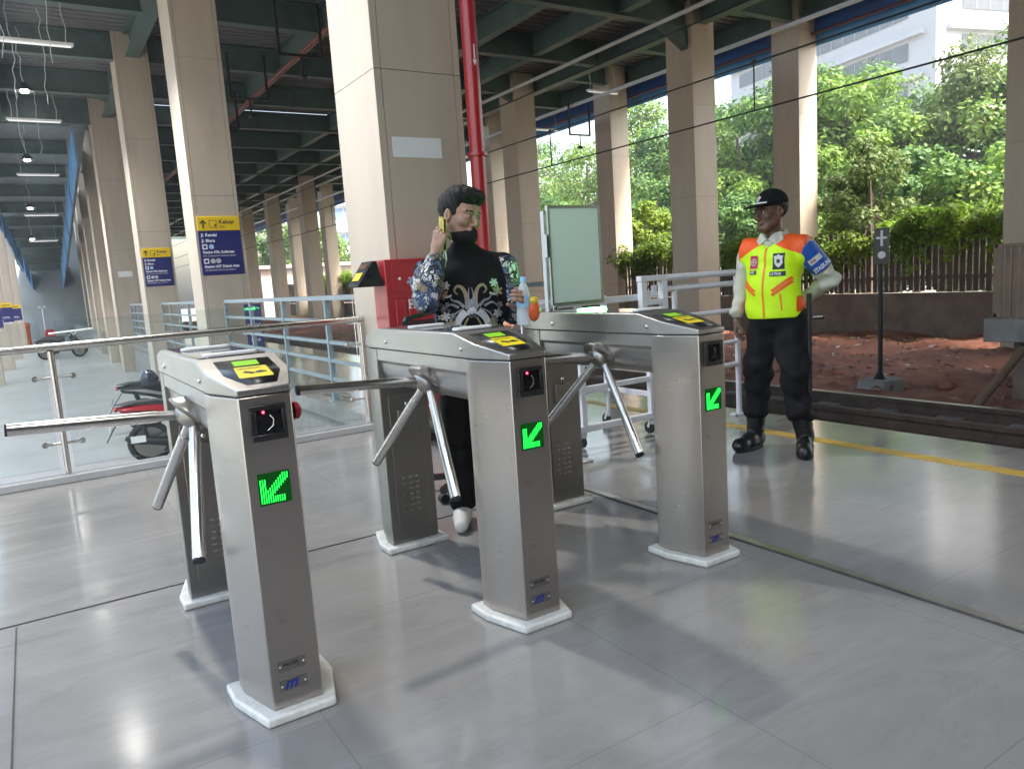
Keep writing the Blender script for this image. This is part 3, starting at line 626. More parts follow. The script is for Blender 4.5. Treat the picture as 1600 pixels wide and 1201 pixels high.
b = MB(); b.tube([(1.78, 3.85, .08), (1.78, 3.85, .43)], .028, 12)
for k in range(5): a = k*1.2566; b.beam((1.78, 3.85, .09), (1.78+.29*math.cos(a), 3.85+.29*math.sin(a), .075), .04, .03)
b.build('base', M['black'], ch)
for k in range(5):
    a = k*1.2566; MB().lathe([(.028,-.02), (.028,.02)], 12, M=Matrix.Translation((1.78+.29*math.cos(a), 3.85+.29*math.sin(a), .03))@Matrix.Rotation(math.pi/2, 4, 'X')).build('caster', M['blackm'], ch)

ch.location.x += .27; ch.location.z -= .05
for c_ in ch.children:
    if c_.name.split('.')[0] in ('base', 'caster'): c_.location.z += .05
# ------------------------------------------------------------ white rolling barrier and whiteboard stand
wb = T('rolling_barrier', 'white tube barrier on casters between the right gate and the guard', 'barrier', (3.6, 4.12, 0))
W_ = M['whitep']; r = .020
b = MB()
for x in (2.72, 3.16, 3.80): b.beam((x, 4.12, .115), (x, 4.12, 1.06 if x > 3 else 1.02), .042, .042)
b.beam((2.72, 4.12, 1.02), (3.78, 4.12, 1.02), .045, .045); b.beam((2.62, 4.12, .14), (3.86, 4.12, .14), .045, .045); b.beam((2.74, 4.12, .42), (3.78, 4.12, .42), .036, .036); b.beam((2.74, 4.12, .66), (3.78, 4.12, .66), .03, .03)
b.build('front_frame', W_, wb, smooth=0, bevel=.004)
b = MB()
for x in (3.05, 3.80): b.beam((x, 4.62, .28), (x, 4.62, 1.03), .04, .04)
b.beam((2.62, 4.62, .56), (3.82, 4.62, .56), .04, .04); b.beam((2.62, 4.62, .30), (3.82, 4.62, .30), .036, .036); b.beam((2.62, 4.62, 1.02), (3.80, 4.62, 1.02), .04, .04)
for x in (3.80,): b.beam((x, 4.142, .54), (x, 4.6, .54), .036, .036); b.beam((x, 4.142, .30), (x, 4.6, .30), .036, .036)
b.build('rear_frame', W_, wb, smooth=0, bevel=.004)
b = MB()
for x in (3.70, 3.90): b.beam((x, 4.06, .80), (x, 4.06, 1.13), .05, .05)
b.beam((3.67, 4.06, 1.15), (3.93, 4.06, 1.15), .055, .04); b.beam((3.725, 4.06, .98), (3.875, 4.06, .98), .045, .04); b.beam((3.725, 4.06, .86), (3.875, 4.06, .86), .04, .03); b.box(3.775, 3.815, 4.03, 4.055, 1.02, 1.10)
b.build('hinge_bracket', W_, wb, smooth=0, bevel=.004)
b = MB()
for z, rr in ((1.145, .024), (1.06, .022), (.85, .018), (.60, .016), (.42, .018)): b.tube([(3.93, 4.10, z), (4.74, 4.12, z)], rr, 12)
b.tube([(4.75, 4.12, .0), (4.75, 4.12, 1.15)], .022, 12); b.tube([(4.05, 4.10, .86), (4.05, 4.10, 1.06)], .02, 10); b.box(4.70, 4.80, 4.08, 4.16, .002, .012); b.box(4.67, 4.71, 4.09, 4.15, .003, .02)
b.build('swing_rail', W_, wb, smooth=40)
for x, y in ((2.72, 4.12), (3.16, 4.12), (3.80, 4.12), (3.80, 4.62), (3.05, 4.62)):
    b = MB(); z0 = .28 if y > 4.5 else .115
    b.tube([(x, y, .075), (x, y, z0)], .014, 8); b.beam((x-.018, y, .11), (x-.018, y+.03, .05), .02, .004, upv=(1,0,0)); b.beam((x+.018, y, .11), (x+.018, y+.03, .05), .02, .004, upv=(1,0,0)); c = b.build('caster', W_, wb, smooth=0)
    b = MB(); b.lathe([(.03,-.012), (.045,-.010), (.045,.010), (.03,.012)], 18, M=Matrix.Translation((x, y+.03, .047))@Matrix.Rotation(math.pi/2, 4, 'Y')); b.build('wheel', M['blackm'], c)
bd = T('whiteboard_stand', 'standing whiteboard with grey frame behind the right gate', 'whiteboard', (2.95, 3.88, 0))
wx0, wx1, wz0, wz1 = 2.77, 3.185, 1.03, 1.645
MB().box(wx0+.012, wx1-.012, 3.872, 3.882, wz0+.012, wz1-.012).build('board', mat('whiteboard_face', (.68,.735,.71), .2, noise=.03, nscale=2), bd, smooth=0)
b = MB(); b.box(wx0, wx1, 3.865, 3.89, wz1-.014, wz1); b.box(wx0, wx1, 3.865, 3.89, wz0, wz0+.014); b.box(wx0, wx0+.014, 3.8652, 3.8898, wz0+.0142, wz1-.0142); b.box(wx1-.014, wx1, 3.8652, 3.8898, wz0+.0142, wz1-.0142); b.box(wx0+.01, wx1-.01, 3.852, 3.8648, wz0-.008, wz0-.001)
b.build('frame', mat('aluminium', (.42,.44,.43), .35, .9, noise=.1), bd, smooth=0)
b = MB(); b.box(wx0-.012, wx0-.001, 3.895, 3.93, .82, wz1-.03); b.box(wx0-.016, wx0-.0125, 3.87, 3.91, 1.33, 1.47); b.build('side_post', M['greyl'], bd, smooth=0)
b = MB(); b.tube([(2.835, 3.93, .012), (2.835, 3.93, 1.5)], .016, 12); b.build('pole', M['chrome'], bd)
b = MB(); b.box(2.62, 2.98, 3.80, 4.03, .001, .014); b.build('base_plate', M['white'], bd, bevel=.004)

# ------------------------------------------------------------ grey railings
def railing(label, p0, p1, n, zb=0.0, name='railing'):
    g = T(name, label, 'railing', (p0[0], p0[1], zb), 'grey steel railings'); a = Vector((*p0, zb)); c = Vector((*p1, zb)); Z = Vector((0,0,1))
    b = MB()
    for z, s in ((1.13, .05), (.88, .035), (.65, .035), (.45, .035), (.25, .035)): b.beam(a+Z*z, c+Z*z, s, s)
    b.build('rails', M['galv'], g, smooth=0)
    for k in range(n):
        p = a+(c-a)*k/(n-1); b = MB(); b.beam(p, p+Z*1.10, .052, .052, upv=(0,1,0)); b.beam(p+Z*.0, p+Z*.012, .12, .12, upv=(0,1,0)); b.build('post', M['galv'], g, smooth=0)
railing('grey railing along the platform edge from the big column back', (2.72, 6.35), (2.72, 12.9), 5)
railing('grey railing between the two signed columns', (2.72, 14.0), (2.72, 19.7), 6)
railing('grey railing beyond the smaller exit sign column', (2.72, 20.8), (2.72, 26.2), 7)
railing('short grey railing behind the white barrier and whiteboard', (3.3, 6.6), (4.8, 6.6), 3)
bn = T('banner_stand', 'narrow navy banner stand by the grey railing', 'banner', (2.9, 11.9, 0))
b = MB(); b.box(2.79, 3.04, 11.98, 11.99, .10, 1.07); b.build('banner_sheet', mat('banner_navy', (.05,.06,.20), .5, noise=.15), bn, smooth=0)
b = MB()
for t, sz, z in (('NITIP', .045, 1.0), ('BUKAN UANG', .052, .73), ('TAPI KARTU', .052, .62), ('ATAU QR', .052, .50), ('TERIMA KASIH', .04, .38)):
    text_mb(t, sz, (lambda z: lambda u, v: (2.915+u*.62, 11.975, z+v))(z), b, .002, 'CENTER')
b.build('banner_print', M['wtext'], bn, smooth=0)
b = MB(); b.box(2.76, 3.07, 11.9, 12.08, .002, .09); b.tube([(2.915, 12.0, .09), (2.915, 12.0, 1.07)], .008, 6); b.build('base', M['dark'], bn, smooth=0)

# ------------------------------------------------------------ scooters
def scooter(body, accent, seatm):
    s = T('scooter', '', 'scooter', (0,0,0)); K = dict(parent=s, local=True)   # x forward, rear wheel at the origin
    def wheel(x):
        b = MB(); b.lathe([(.20,-.028), (.235,-.048), (.272,-.04), (.285,0), (.272,.04), (.235,.048), (.20,.028), (.20,-.028)], 30, M=Matrix.Translation((x, 0, .285))@Matrix.Rotation(math.pi/2, 4, 'X')); w = b.build('wheel', M['blackm'], **K)
        b = MB()
        for k in range(5): a = k*1.2566; b.beam((x, 0, .285), (x+.205*math.cos(a), 0, .285+.205*math.sin(a)), .035, .04, upv=(0,1,0))
        b.lathe([(.205,-.03), (.215,0), (.205,.03)], 26, M=Matrix.Translation((x, 0, .285))@Matrix.Rotation(math.pi/2, 4, 'X')); b.lathe([(.05,-.05),(.05,.05)], 14, M=Matrix.Translation((x, 0, .285))@Matrix.Rotation(math.pi/2, 4, 'X'))
        b.build('rim', M['steel_d'], parent=w, local=True)
    wheel(0); wheel(1.24)
    def shell(pts, w, nm, m):                       # side outline swept with a rounded width
        b = MB(); n = len(pts)
        cx = sum(p[0] for p in pts)/n; cz = sum(p[1] for p in pts)/n; L = []
        for (y, k) in ((-w, .82), (-w*.75, .97), (0, 1.0), (w*.75, .97), (w, .82)): L += [(cx+(x-cx)*k, y, cz+(z-cz)*k) for x, z in pts]
        fs = [tuple(range(n)), tuple(reversed(range(4*n, 5*n)))]
        for j in range(4): fs += [(j*n+(i+1) % n, j*n+i, (j+1)*n+i, (j+1)*n+(i+1) % n) for i in range(n)]
        b.add(L, fs); return b.build(nm, m, smooth=50, **K)
    shell([(-.36,.80), (-.30,.70), (.10,.60), (.48,.46), (.62,.50), (.62,.74), (.30,.79), (-.05,.82)], .135, 'body', body)
    shell([(-.34,.765), (-.05,.70), (.30,.60), (.52,.53), (.42,.62), (.05,.74)], .146, 'side_panel', accent)
    shell([(-.37,.835), (-.10,.80), (.30,.775), (.62,.745), (.66,.80), (.58,.84), (.30,.83), (.12,.86), (-.20,.865)], .115, 'seat', seatm)
    shell([(.40,.30), (.95,.29), (1.0,.36), (.62,.40), (.60,.47), (.42,.47)], .14, 'footboard', M['black'])
    shell([(.93,.34), (1.02,.32), (1.10,.60), (1.06,.98), (.98,1.02), (.90,.96), (.96,.70)], .16, 'leg_shield', body)
    shell([(.02,.25), (.20,.20), (.48,.22), (.46,.38), (.16,.42), (.04,.34)], .085, 'engine', M['dark'])
    b = MB(); b.tube([(-.30,-.15,.40), (-.20,-.155,.36), (.25,-.145,.28)], [.03,.055,.05], 12); mf = b.build('exhaust', M['dark'], **K)
    MB().box(-.24, -.06, -.212, -.205, .33, .42).build('heat_shield', M['white'], parent=mf, local=True)
    b = MB(); b.add([(-.30,-.07,.70), (-.30,.07,.70), (-.43,.06,.52), (-.43,-.06,.52), (-.52,.05,.36), (-.52,-.05,.36)], [(0,1,2,3), (3,2,4,5)]); fd = b.build('rear_fender', M['black'], smooth=0, **K); md = fd.modifiers.new('s', 'SOLIDIFY'); md.thickness = .012
    b = MB(); b.add([(-.438,-.10,.60), (-.438,.10,.60), (-.475,.10,.50), (-.475,-.10,.50)], [(0,1,2,3)]); b.build('number_plate', M['greyl'], parent=fd, local=True, smooth=0)
    MB().ell((-.365, 0, .775), (.03,.09,.035), 12).build('tail_light', M['red'], **K)
    for y in (-.13, .13): MB().tube([(-.02, y, .30), (-.10, y, .70)], [.022,.03], 10).build('shock_absorber', M['dark'], **K)
    b = MB()
    for y in (-.07, .07): b.tube([(1.24, y, .285), (1.10, y, .70)], .02, 10)
    b.tube([(1.10, 0, .62), (1.00, 0, 1.03)], .026, 10); b.build('front_fork', M['dark'], **K)
    b = MB(); b.tube([(.90,-.34,1.01), (.99,-.20,1.05), (1.0,0,1.03), (.99,.20,1.05), (.90,.34,1.01)], .016, 10); hb = b.build('handlebar', M['black'], **K)
    for s_ in (-1, 1):
        b = MB(); b.tube([(.97, s_*.2, 1.05), (1.0, s_*.27, 1.22)], .007, 6); b.ell((1.0, s_*.28, 1.25), (.012,.065,.04), 12); b.build('mirror', M['black'], parent=hb, local=True)
    MB().ell((1.10, 0, .96), (.05,.11,.06), 14).build('headlight', M['greyl'], **K)
    b = MB(); pts = [(1.24+.315*math.cos(a), .285+.315*math.sin(a)) for a in [R(40+i*12) for i in range(10)]]
    b.add([(x, y, z) for y in (-.06, .06) for x, z in pts], [(i, i+1, 11+i, 10+i) for i in range(9)]); ff = b.build('front_fender', body, smooth=60, **K); md = ff.modifiers.new('s', 'SOLIDIFY'); md.thickness = .01
    MB().tube([(.30,-.16,.22), (.36,-.26,.02)], .012, 8).build('side_stand', M['dark'], **K)
    return s
M['bikeblk'] = mat('glossy_black_fairing', (.015,.015,.017), .25, coat=.5, noise=.1); M['silver'] = mat('silver_fairing', (.30,.31,.30), .3, .3, noise=.08); M['bikered'] = mat('glossy_red_fairing', (.42,.012,.022), .25, coat=.5, noise=.06)
LZ = -.95
k1 = scooter(M['bikeblk'], M['silver'], M['blackm']); k1.location = (1.43, 13.9, LZ); k1.rotation_euler = (0, 0, R(-9)); tag(k1, 'black and silver scooter with a helmet on it, behind the glass')
k2 = scooter(M['bikered'], M['bikeblk'], M['blackm']); k2.location = (1.17, 11.15, LZ); k2.rotation_euler = (0, 0, R(-3)); tag(k2, 'red and black scooter parked nearest behind the glass balustrade')
for o, st in ((k1, 0), (k2, 1)): o['group'] = 'scooters parked on the lower floor'
b = MB(); b.ell((0,0,0), (.135,.125,.14), 20); hm = T('helmet', 'dark blue black helmet perched on the black and silver scooter', 'helmet', (1.51, 13.5, -.02))
hs = b.build('helmet_shell', mat('helmet_gloss', (.02,.025,.05), .15, coat=.6, noise=.1), hm, local=True)
b = MB(); b.ell((.055,-.02,-.01), (.10,.118,.075), 16); b.build('visor', mat('dark_visor', (.01,.01,.012), .05, noise=.1), hm, local=True)
fb = [((1.0, 37.0), 8, 'bikeblk', 'dark scooter in the far row, front one left of the beige column'), ((1.15, 38.6), -4, 'bikeblk', 'dark scooter in the far row, middle of the three'), ((1.25, 40.2), 3, 'bikeblk', 'dark scooter in the far row, rear one by the orange bin'), ]
for (x, y), a, mm, lb in fb: c = dup(k1, (x-.6, y, LZ), lb, rz=R(a-5))
pl = T('folded_pole', 'pale pole lying across the far row of dark scooters', 'pole', (1.0, 36.6, .1)); b = MB(); b.tube([(.6, 36.6, .13), (2.2, 36.3, .22)], .04, 8); b.build('shaft', M['white'], pl)
b = MB(); b.lathe([(.20,0), (.23,.04), (.22,.75), (.26,.80), (.26,.86), (.12,.95)], 20); ob = b.build('bin', M['orange']); ob.location = (-.30, 50, LZ); ob.scale = (1.3,1.3,1.5); tag(ob, 'orange bin at the far end of the lower floor', 'bin')
b = MB(); b.box(-.25,.25,-.2,.2,0,.9); b.box(-.2,.2,-.15,.15,.91,1.0); rb = b.build('crate_box', M['red'], bevel=.03); rb.location = (.85, 47, LZ); tag(rb, 'red box standing behind the far scooters', 'box')
b = MB(); b.tube([(0,0,0),(0,0,2.1)], .05, 8); b.ell((-.12,0,2.2), (.1,.05,.07), 8); b.ell((.12,0,2.2), (.1,.05,.07), 8); lp = b.build('floodlight_post', M['greyl']); lp.location = (.75, 52, LZ); tag(lp, 'grey post with two small heads near the far wall', 'post')
b = MB(); b.box(-6, 8, 62, 62.3, -1.1, 7.4); tag(b.build('end_wall', mat('grey_end_wall', (.22,.25,.26), .7, noise=.2, nscale=.6), smooth=0), 'grey wall closing the far end of the corridor', 'wall')

# ------------------------------------------------------------ lamps and battens hanging over the corridor
def lampz(y): return 5.8 if y < 24 else 5.8-.087*(y-24)
LM = mat('lamp_glow', (1,1,1), .4, emit=(1,.97,.90), estr=14)
names = ['unseen hanging lamp added above the viewer to light the floor', 'unseen hanging lamp added above the gates to light the floor', 'bright hanging lamp before the first visible one', 'brightest hanging lamp at the upper left', 'second hanging lamp down the corridor', 'third hanging lamp down the corridor', 'fourth, tiny hanging lamp down the corridor']
for k, y in enumerate((-.4, 6.3, 12.9, 19.6, 26.9, 34.0, 41.0)):  # the first two are unseen lamps, added to brighten the floor
    x = .52+.002*y; z = lampz(y); L_ = T('hanging_lamp', names[k], 'lamp', (x, y, z), 'hanging lamps over the left corridor')
    b = MB(); b.lathe([(.05,.18), (.07,.16), (.19,.0), (.185,.0), (.06,.14)], 24); b.build('shade', M['dark'], L_, local=True)
    b = MB(); b.lathe([(.001,.04), (.07,.036), (.09,.0), (.065,-.03), (.001,-.045)], 18); b.build('bulb', LM, L_, local=True)
    b = MB(); q = random.Random(k); b.tube([(0,0,.18)]+[(q.uniform(-.05,.05), q.uniform(-.05,.05), .18+i*.16) for i in range(1, 7)]+[(0,0,1.3)], .008, 5); b.build('cord', M['greyl'], L_, local=True)
    ld = bpy.data.lights.new('lamp_light', 'SPOT'); ld.energy = (80, 250, 360, 300, 280, 260, 260)[k]; ld.spot_size = R(118 if k < 2 else 127); ld.spot_blend = .8; ld.shadow_soft_size = .15; ld.color = (1,.97,.92); 
    lo = bpy.data.objects.new('lamp_light', ld); COL.objects.link(lo); lo.parent = L_; lo.location = (0,0,-.08)
BT = [(.72, 16.4, 5.9, 'white batten light hanging at the upper left edge'), (.80, 23.8, 6.05, 'white batten light below the first bright lamp'), (.9, 30.2, 5.6, 'white batten light below the second hanging lamp'), (1.0, 36.8, 4.95, 'white batten light below the third hanging lamp'), (1.1, 43.4, 4.4, 'farthest white batten light down the corridor'), (16.0, 19, 6.72, 'white batten light under the roof above the fence columns'), (17.3, 24, 6.6, 'white batten light under the roof by the blue fascia'), (17.5, 29.5, 6.5, 'white batten light under the far right roof')]
for x, y, z, lb in BT:
    B_ = T('batten_light', lb, 'batten light', (x, y, z), 'white batten lights under the roof')
    MB().box(-.62,.62,-.06,.06,.0,.05).build('tray', M['white'], B_, local=True, bevel=.008)
    MB().tube([(-.58,0,-.018),(.58,0,-.018)], .014, 8).build('tube', mat('tube_glow', (.85,.85,.85), .4, emit=(1,1,1), estr=.1), B_, local=True)
    b = MB()
    for s in (-.5, .5): b.tube([(s,0,.05),(s+.03,0,.3),(s-.02,0,.6),(s,0,.75)], .008, 5)
    b.build('hanger', M['greyl'], B_, local=True)
for i, (x0, y0) in enumerate(((.25, 15.2), (.95, 15.3), (.42, 18.2), (.98, 18.6), (.5, 24.5), (.95, 24.8))):
    q = random.Random(40+i); b = MB(); b.tube([(x0+q.uniform(-.045,.045), y0+j*.12, 7.2-.16*j) for j in range(11)], .007, 5); tag(b.build('loose_cable', M['greyl']), 'thin grey loose cable dangling from the left roof', 'cable', 'loose cables dangling from the left roof')
# ------------------------------------------------------------ overhead wires
def wirez(y, a): return a
mw = T('overhead_wires', 'black overhead railway wires with droppers over the track', 'overhead wire', (6.5, 8, 4))
xs = 6.5
b = MB(); b.tube([(xs, -3, 2.735), (xs, 75, 2.735)], .009, 6); b.build('contact_wire', M['dark'], mw)
b = MB(); b.tube([(xs, -3, 3.2), (xs, 75, 3.2)], .009, 6); b.build('messenger_wire', M['dark'], mw)
for y in (5.35, 8.9, 13.2, 18): b = MB(); b.tube([(xs, y, 2.735), (xs, y, 3.2)], .009, 6); b.ell((xs, y, 3.21), (.022,.03,.022), 8); b.build('dropper', M['dark'], mw)
b = MB(); b.tube([(11.0, -3, 5.6), (11.0, 75, 5.6)], .018, 6); tag(b.build('upper_cable', M['dark']), 'thick black cable running high under the right roof', 'cable')

# ------------------------------------------------------------ signal post, concrete ramp and pole at the right
sp = T('signal_post', 'thin black post with a white cross sign on a concrete block', 'signal post', (9, 5.5, -.5))
b = MB(); b.prism([(-.26,-.22),(.26,-.22),(.26,.22),(-.26,.22)], 0, .36, fn=lambda x, y, z: (9.0+x*(1-.55*z), 5.52+y*(1-.55*z), -.72+z)); b.build('concrete_foot', M['concrete'], sp, bevel=.02)
b = MB(); b.tube([(9.0,5.52,-.36),(9.0,5.52,1.5)], .028, 10); b.lathe([(.09,0),(.07,.02),(.035,.08)], 12, M=Matrix.Translation((9.0,5.52,-.36))); b.build('post', M['dark'], sp)
Ms = Matrix.Translation((8.97,5.49,1.3))@Matrix.Rotation(R(-58), 4, 'Z')
sb_ = MB().box(-.085,.085,-.012,.012,-.22,.22, M=Ms).build('black_board', M['black'], sp, smooth=0)
b = MB(); b.box(-.014,.014,-.017,-.0125,.0,.19, M=Ms); b.box(-.06,-.0145,-.017,-.0125,.085,.112, M=Ms); b.box(.0145,.06,-.017,-.0125,.085,.112, M=Ms); b.build('white_cross', M['wtext'], sb_, smooth=0)
b = MB(); b.lathe([(.045,0),(.045,.006)], 20, M=Ms@Matrix.Translation((0,-.0125,-.11))@Matrix.Rotation(math.pi/2,4,'X')); b.build('white_disc', M['wtext'], sb_)
pf = T('concrete_ramp', 'concrete platform end with brown ribbed screen at the right border', 'concrete platform', (9.6, 4, -.8))
b = MB(); b.box(8.95, 13, 1.0, 4.28, .16, .42); b.build('slab', M['concrete'], pf, bevel=.015); b = MB(); b.box(9.15, 13, 1.0, 4.05, -1.0, .1595); b.build('base', M['concd'], pf, smooth=0)
b = MB(); y = 4.2; n_ = 40
for k in range(n_): x = 9.06+k*.075; b.box(x, x+.05, 4.14, 4.17, .425, 1.21)
b.box(9.0, 12.2, 4.17, 4.2, 1.19, 1.225); b.box(9.0, 12.2, 4.172, 4.2, .43, .47); b.box(9.0, 9.05, 4.12, 4.21, .425, 1.23); 
for k in range(42): yy = 4.1-k*.075; b.box(9.02, 9.05, yy-.05, yy, .425, 1.21)
b.box(8.99, 9.0195, .9, 4.11, 1.19, 1.228)
b.build('ribbed_screen', mat('brown_sheet', (.20,.13,.09), .6, noise=.25, nscale=4), pf, smooth=0)
b = MB(); b.beam((9.13, 2.9, -.6), (9.13, 2.9, .1), .05, .16, upv=(0,1,0)); b.build('dark_channel', M['dark'], pf, smooth=0)
wp = T('wooden_pole', 'wooden pole leaning from the dirt up to the concrete platform', 'pole', (8, 3.9, -.4)); b = MB(); b.tube([(8.05, 3.98, -.52), (8.95, 3.87, .09)], .045, 12); b.build('shaft', M['wood'], wp); b = MB(); b.tube([(8.951, 3.87, .091), (9.13, 3.80, .15), (9.13, 3.3, .17)], .052, 12); b.build('black_sleeve', M['blackm'], wp)

# ------------------------------------------------------------ fence with plinth
fx = 17.35
fn = T('slat_fence', 'brown vertical slat fence on a low wall beyond the dirt', 'fence', (fx, 15, -.7))
b = MB(); b.box(fx-.08, fx+.16, -4, 62, -1.1, .16); b.box(fx-.12, fx+.2, -4, 62, .1605, .24)
for k in range(10): y = 1+k*6.7; b.box(fx-.14, fx-.0805, y, y+.35, -1.1, .30)
b.build('plinth', M['concd'], fn, smooth=0)
b = MB(); q = random.Random(9); y = -4
while y < 62:
    w = q.uniform(.09,.115); b.box(fx+q.uniform(0,.01), fx+.035, y, y+w, .245+q.uniform(0,.05), 1.74+q.uniform(-.06,.06)); y += w+q.uniform(.025,.06)
sl = b.build('slats', M['fence'], fn, smooth=0)
b = MB(); b.box(fx+.036, fx+.09, -4, 62, .55, .63); b.box(fx+.036, fx+.09, -4, 62, 1.45, 1.53)
b.build('cross_rails', M['fence'], fn, smooth=0)

# ------------------------------------------------------------ foliage
def leaves(b, c, r, n, size, q, flat=.75, mi=0, hang=0):
    g = np.random.RandomState(q.randint(0, 1 << 30)); c = np.array(c)
    d = g.normal(size=(n,3)); d /= np.linalg.norm(d, axis=1)[:,None]; p = c+d*np.array(r)*g.uniform(.5,1.05,(n,1))
    nr = d*.7+np.stack([g.uniform(-.8,.8,n), g.uniform(-.8,.8,n), g.uniform(0,1.1,n)], 1)
    a = np.cross(nr, g.uniform(-1,1,(n,3))); a /= np.linalg.norm(a, axis=1)[:,None]+1e-9; o = np.cross(nr, a); o /= np.linalg.norm(o, axis=1)[:,None]+1e-9
    s = (size*g.uniform(.55,1.25,n))[:,None]; V = np.stack([p-a*s, p+o*s*.5, p+a*s, p-o*s*.5], 1).reshape(-1,3); k = len(b.v)
    b.v += V.tolist(); b.f += (np.arange(4*n).reshape(-1,4)+k).tolist(); b.m += [mi]*n
def tree(name, label, x, y, h, cr, seed, leafm, n=26, per=260, size=.26, z0=-1.2, crz=None, low=.25, group='trees beyond the fence'):
    q = random.Random(seed); t = T(name, label, 'tree', (x, y, z0), group)
    trk = MB(); top = Vector((x+q.uniform(-.3,.3), y+q.uniform(-.3,.3), z0+h*.72)); base = Vector((x, y, z0)); rt = .018*h+.04
    mid = base.lerp(top, .5)+Vector((q.uniform(-.3,.3), q.uniform(-.3,.3), 0)); trk.tube([base, mid, top], [rt, rt*.75, rt*.3], 9)
    b = MB(); crz = crz or h*(1-low)/2; cz = z0+h-crz
    for k in range(n):
        while True:
            d = Vector((q.uniform(-1,1), q.uniform(-1,1), q.uniform(-1,1)))
            if .35 < d.length < 1: break
        p = Vector((x+d.x*cr*.82, y+d.y*cr*.82, cz+d.z*crz*.85)); rr = cr*q.uniform(.22,.38)
        leaves(b, p, (rr, rr, rr*.68), per, size, q)
        if k < 9: trk.tube([base.lerp(top, q.uniform(.45,.9)), (base.lerp(top,.8)+p)/2+Vector((0,0,-.2)), p], [rt*.4, rt*.25, rt*.1], 6)
    b.build('crown', leafm, t, smooth=0); trk.build('trunk', M['bark'], t); return t
TL = [(40.8,56.9,14.6,5.5,'leafd','hazy green tree at the far left of the tree wall'),
 (37.4,46.9,14.4,5.2,'leaf','dark green tree between the second and third right columns'),
 (34.8,38.6,14.2,4.8,'leaf','green tree with yellow flower tufts left of the tall column'),
 (34.7,33.2,13.6,4.4,'leafd','deep green tree right behind the tall column'),
 (33.4,28.7,12.6,4.2,'leaf','green tree between the tall column and the guard column'),
 (33.4,25.5,12.8,4.0,'leafd','deep green tree half behind the guard column'),
 (33.3,22.2,11.9,3.9,'leaf','bright green tree right of the guard column under the tower'),
 (39.5,23.5,13.7,4.7,'leafd','tall deep green tree below the white tower corner'),
 (36.4,18.7,11.9,3.9,'leafo','olive feathery tree near the upper right border'),
 (38.0,17.2,12.4,4.2,'leaf','green tree rising at the right border'),
 (36.9,14.2,11.0,4.2,'leafd','deep green tree cut off by the right border'),
 (22.7,87.1,11.6,5.5,'leafd','distant hazy tree seen left of the big column'),
 (26.7,79,10.0,5.0,'leaf','distant tree between the thin far columns'),
 (34.5,72.2,12.0,5.5,'leafd','distant tree behind the big column'),
 (37.8,64.8,12.2,5.5,'leaf','hazy tree beside the red riser pipe')]
for i, (x, y, h, c, m, lb) in enumerate(TL):
    tree('leafy_tree', lb, x, y, h, c, 100+i, M[m], n=34 if i < 11 else 18, per=430 if i < 11 else 240, size=.15 if i < 11 else .26, low=.12)
UL = [(25.3,16.2,7.0,2.9,'leaf','rounded mid green tree low in front right of the guard'),
 (24.4,13.7,5.8,2.6,'leafd','dark bushy tree low before the right tree wall'),
 (26.1,12.4,6.4,2.9,'leaf','light green bushy tree low at the right border'),
 (27.3,29.3,7.6,2.8,'leafd','dark bushy tree low between the right columns'),
 (23.6,20.6,5.4,2.4,'leafd','dark bush tree low behind the guard'),
 (28.5,37.5,7.8,3.2,'leafd','dark bushy tree low behind the whiteboard'),
 (30.5,46.0,7.2,3.4,'leaf','green bushy tree low left of the whiteboard'),
 (29.5,25.0,8.0,3.0,'leaf','green bushy tree between tall column and guard column'),
 (29.0,19.5,7.4,2.8,'leafd','deep green bushy tree behind the signal post')]
for i, (x, y, h, c, m, lb) in enumerate(UL):
    tree('bushy_tree', lb, x, y, h, c, 200+i, M[m], n=26, per=380, size=.115, low=.05, group='low trees behind the fence')
YL = [(18.9,20.4,4.9,1.25,'yellow green sapling leaning beside the third right column'), (18.6,14.2,4.9,1.0,'yellow green sapling just left of the guard column'), (18.9,12.0,5.6,1.35,'yellow green sapling just right of the guard column'), (20.2,12.9,3.9,1.3,'low yellow green sapling right of the guard over the fence')]
for i, (x, y, h, c, lb) in enumerate(YL):
    tree('sapling', lb, x, y, h, c, 300+i, M['leafy'] if i in (0,3) else M['leafo'], n=17, per=230, size=.075, low=.45, crz=h*.24, group='yellow green saplings by the fence')
def vine(label, y0, y1, zt, seed, n, hangd=.5):
    q = random.Random(seed); b = MB(); st = MB()
    for k in range(n):
        y = q.uniform(y0, y1); e = min(1, (y-y0)/.7, (y1-y)/.7); z = zt-.35+q.uniform(-.25,.35)*e; leaves(b, (fx+q.uniform(-.35,.3), y, z), (.30,.32,.24), 95, .07, q)
        if q.random() < hangd:
            zz = z
            for j in range(q.randint(2,6)): zz -= .13; leaves(b, (fx-.18+q.uniform(-.08,.05), y+q.uniform(-.1,.1), zz), (.10,.13,.10), 16, .065, q)
    st.tube([(fx+.05, y0, zt-.5), (fx-.05, (y0+y1)/2, zt-.35), (fx+.05, y1, zt-.5)], .03, 6)
    v = T('climbing_vine', label, 'climbing plant', (fx, (y0+y1)/2, zt-.4), 'climbing plants on the fence'); b.build('foliage', M['leafy'] if seed % 2 else M['leafv'], v, smooth=0); st.build('stem', M['bark'], v)
M['leafv'] = leaf_mat('vine_leaves', (.06,.125,.015), (.15,.26,.025), (.27,.36,.04))
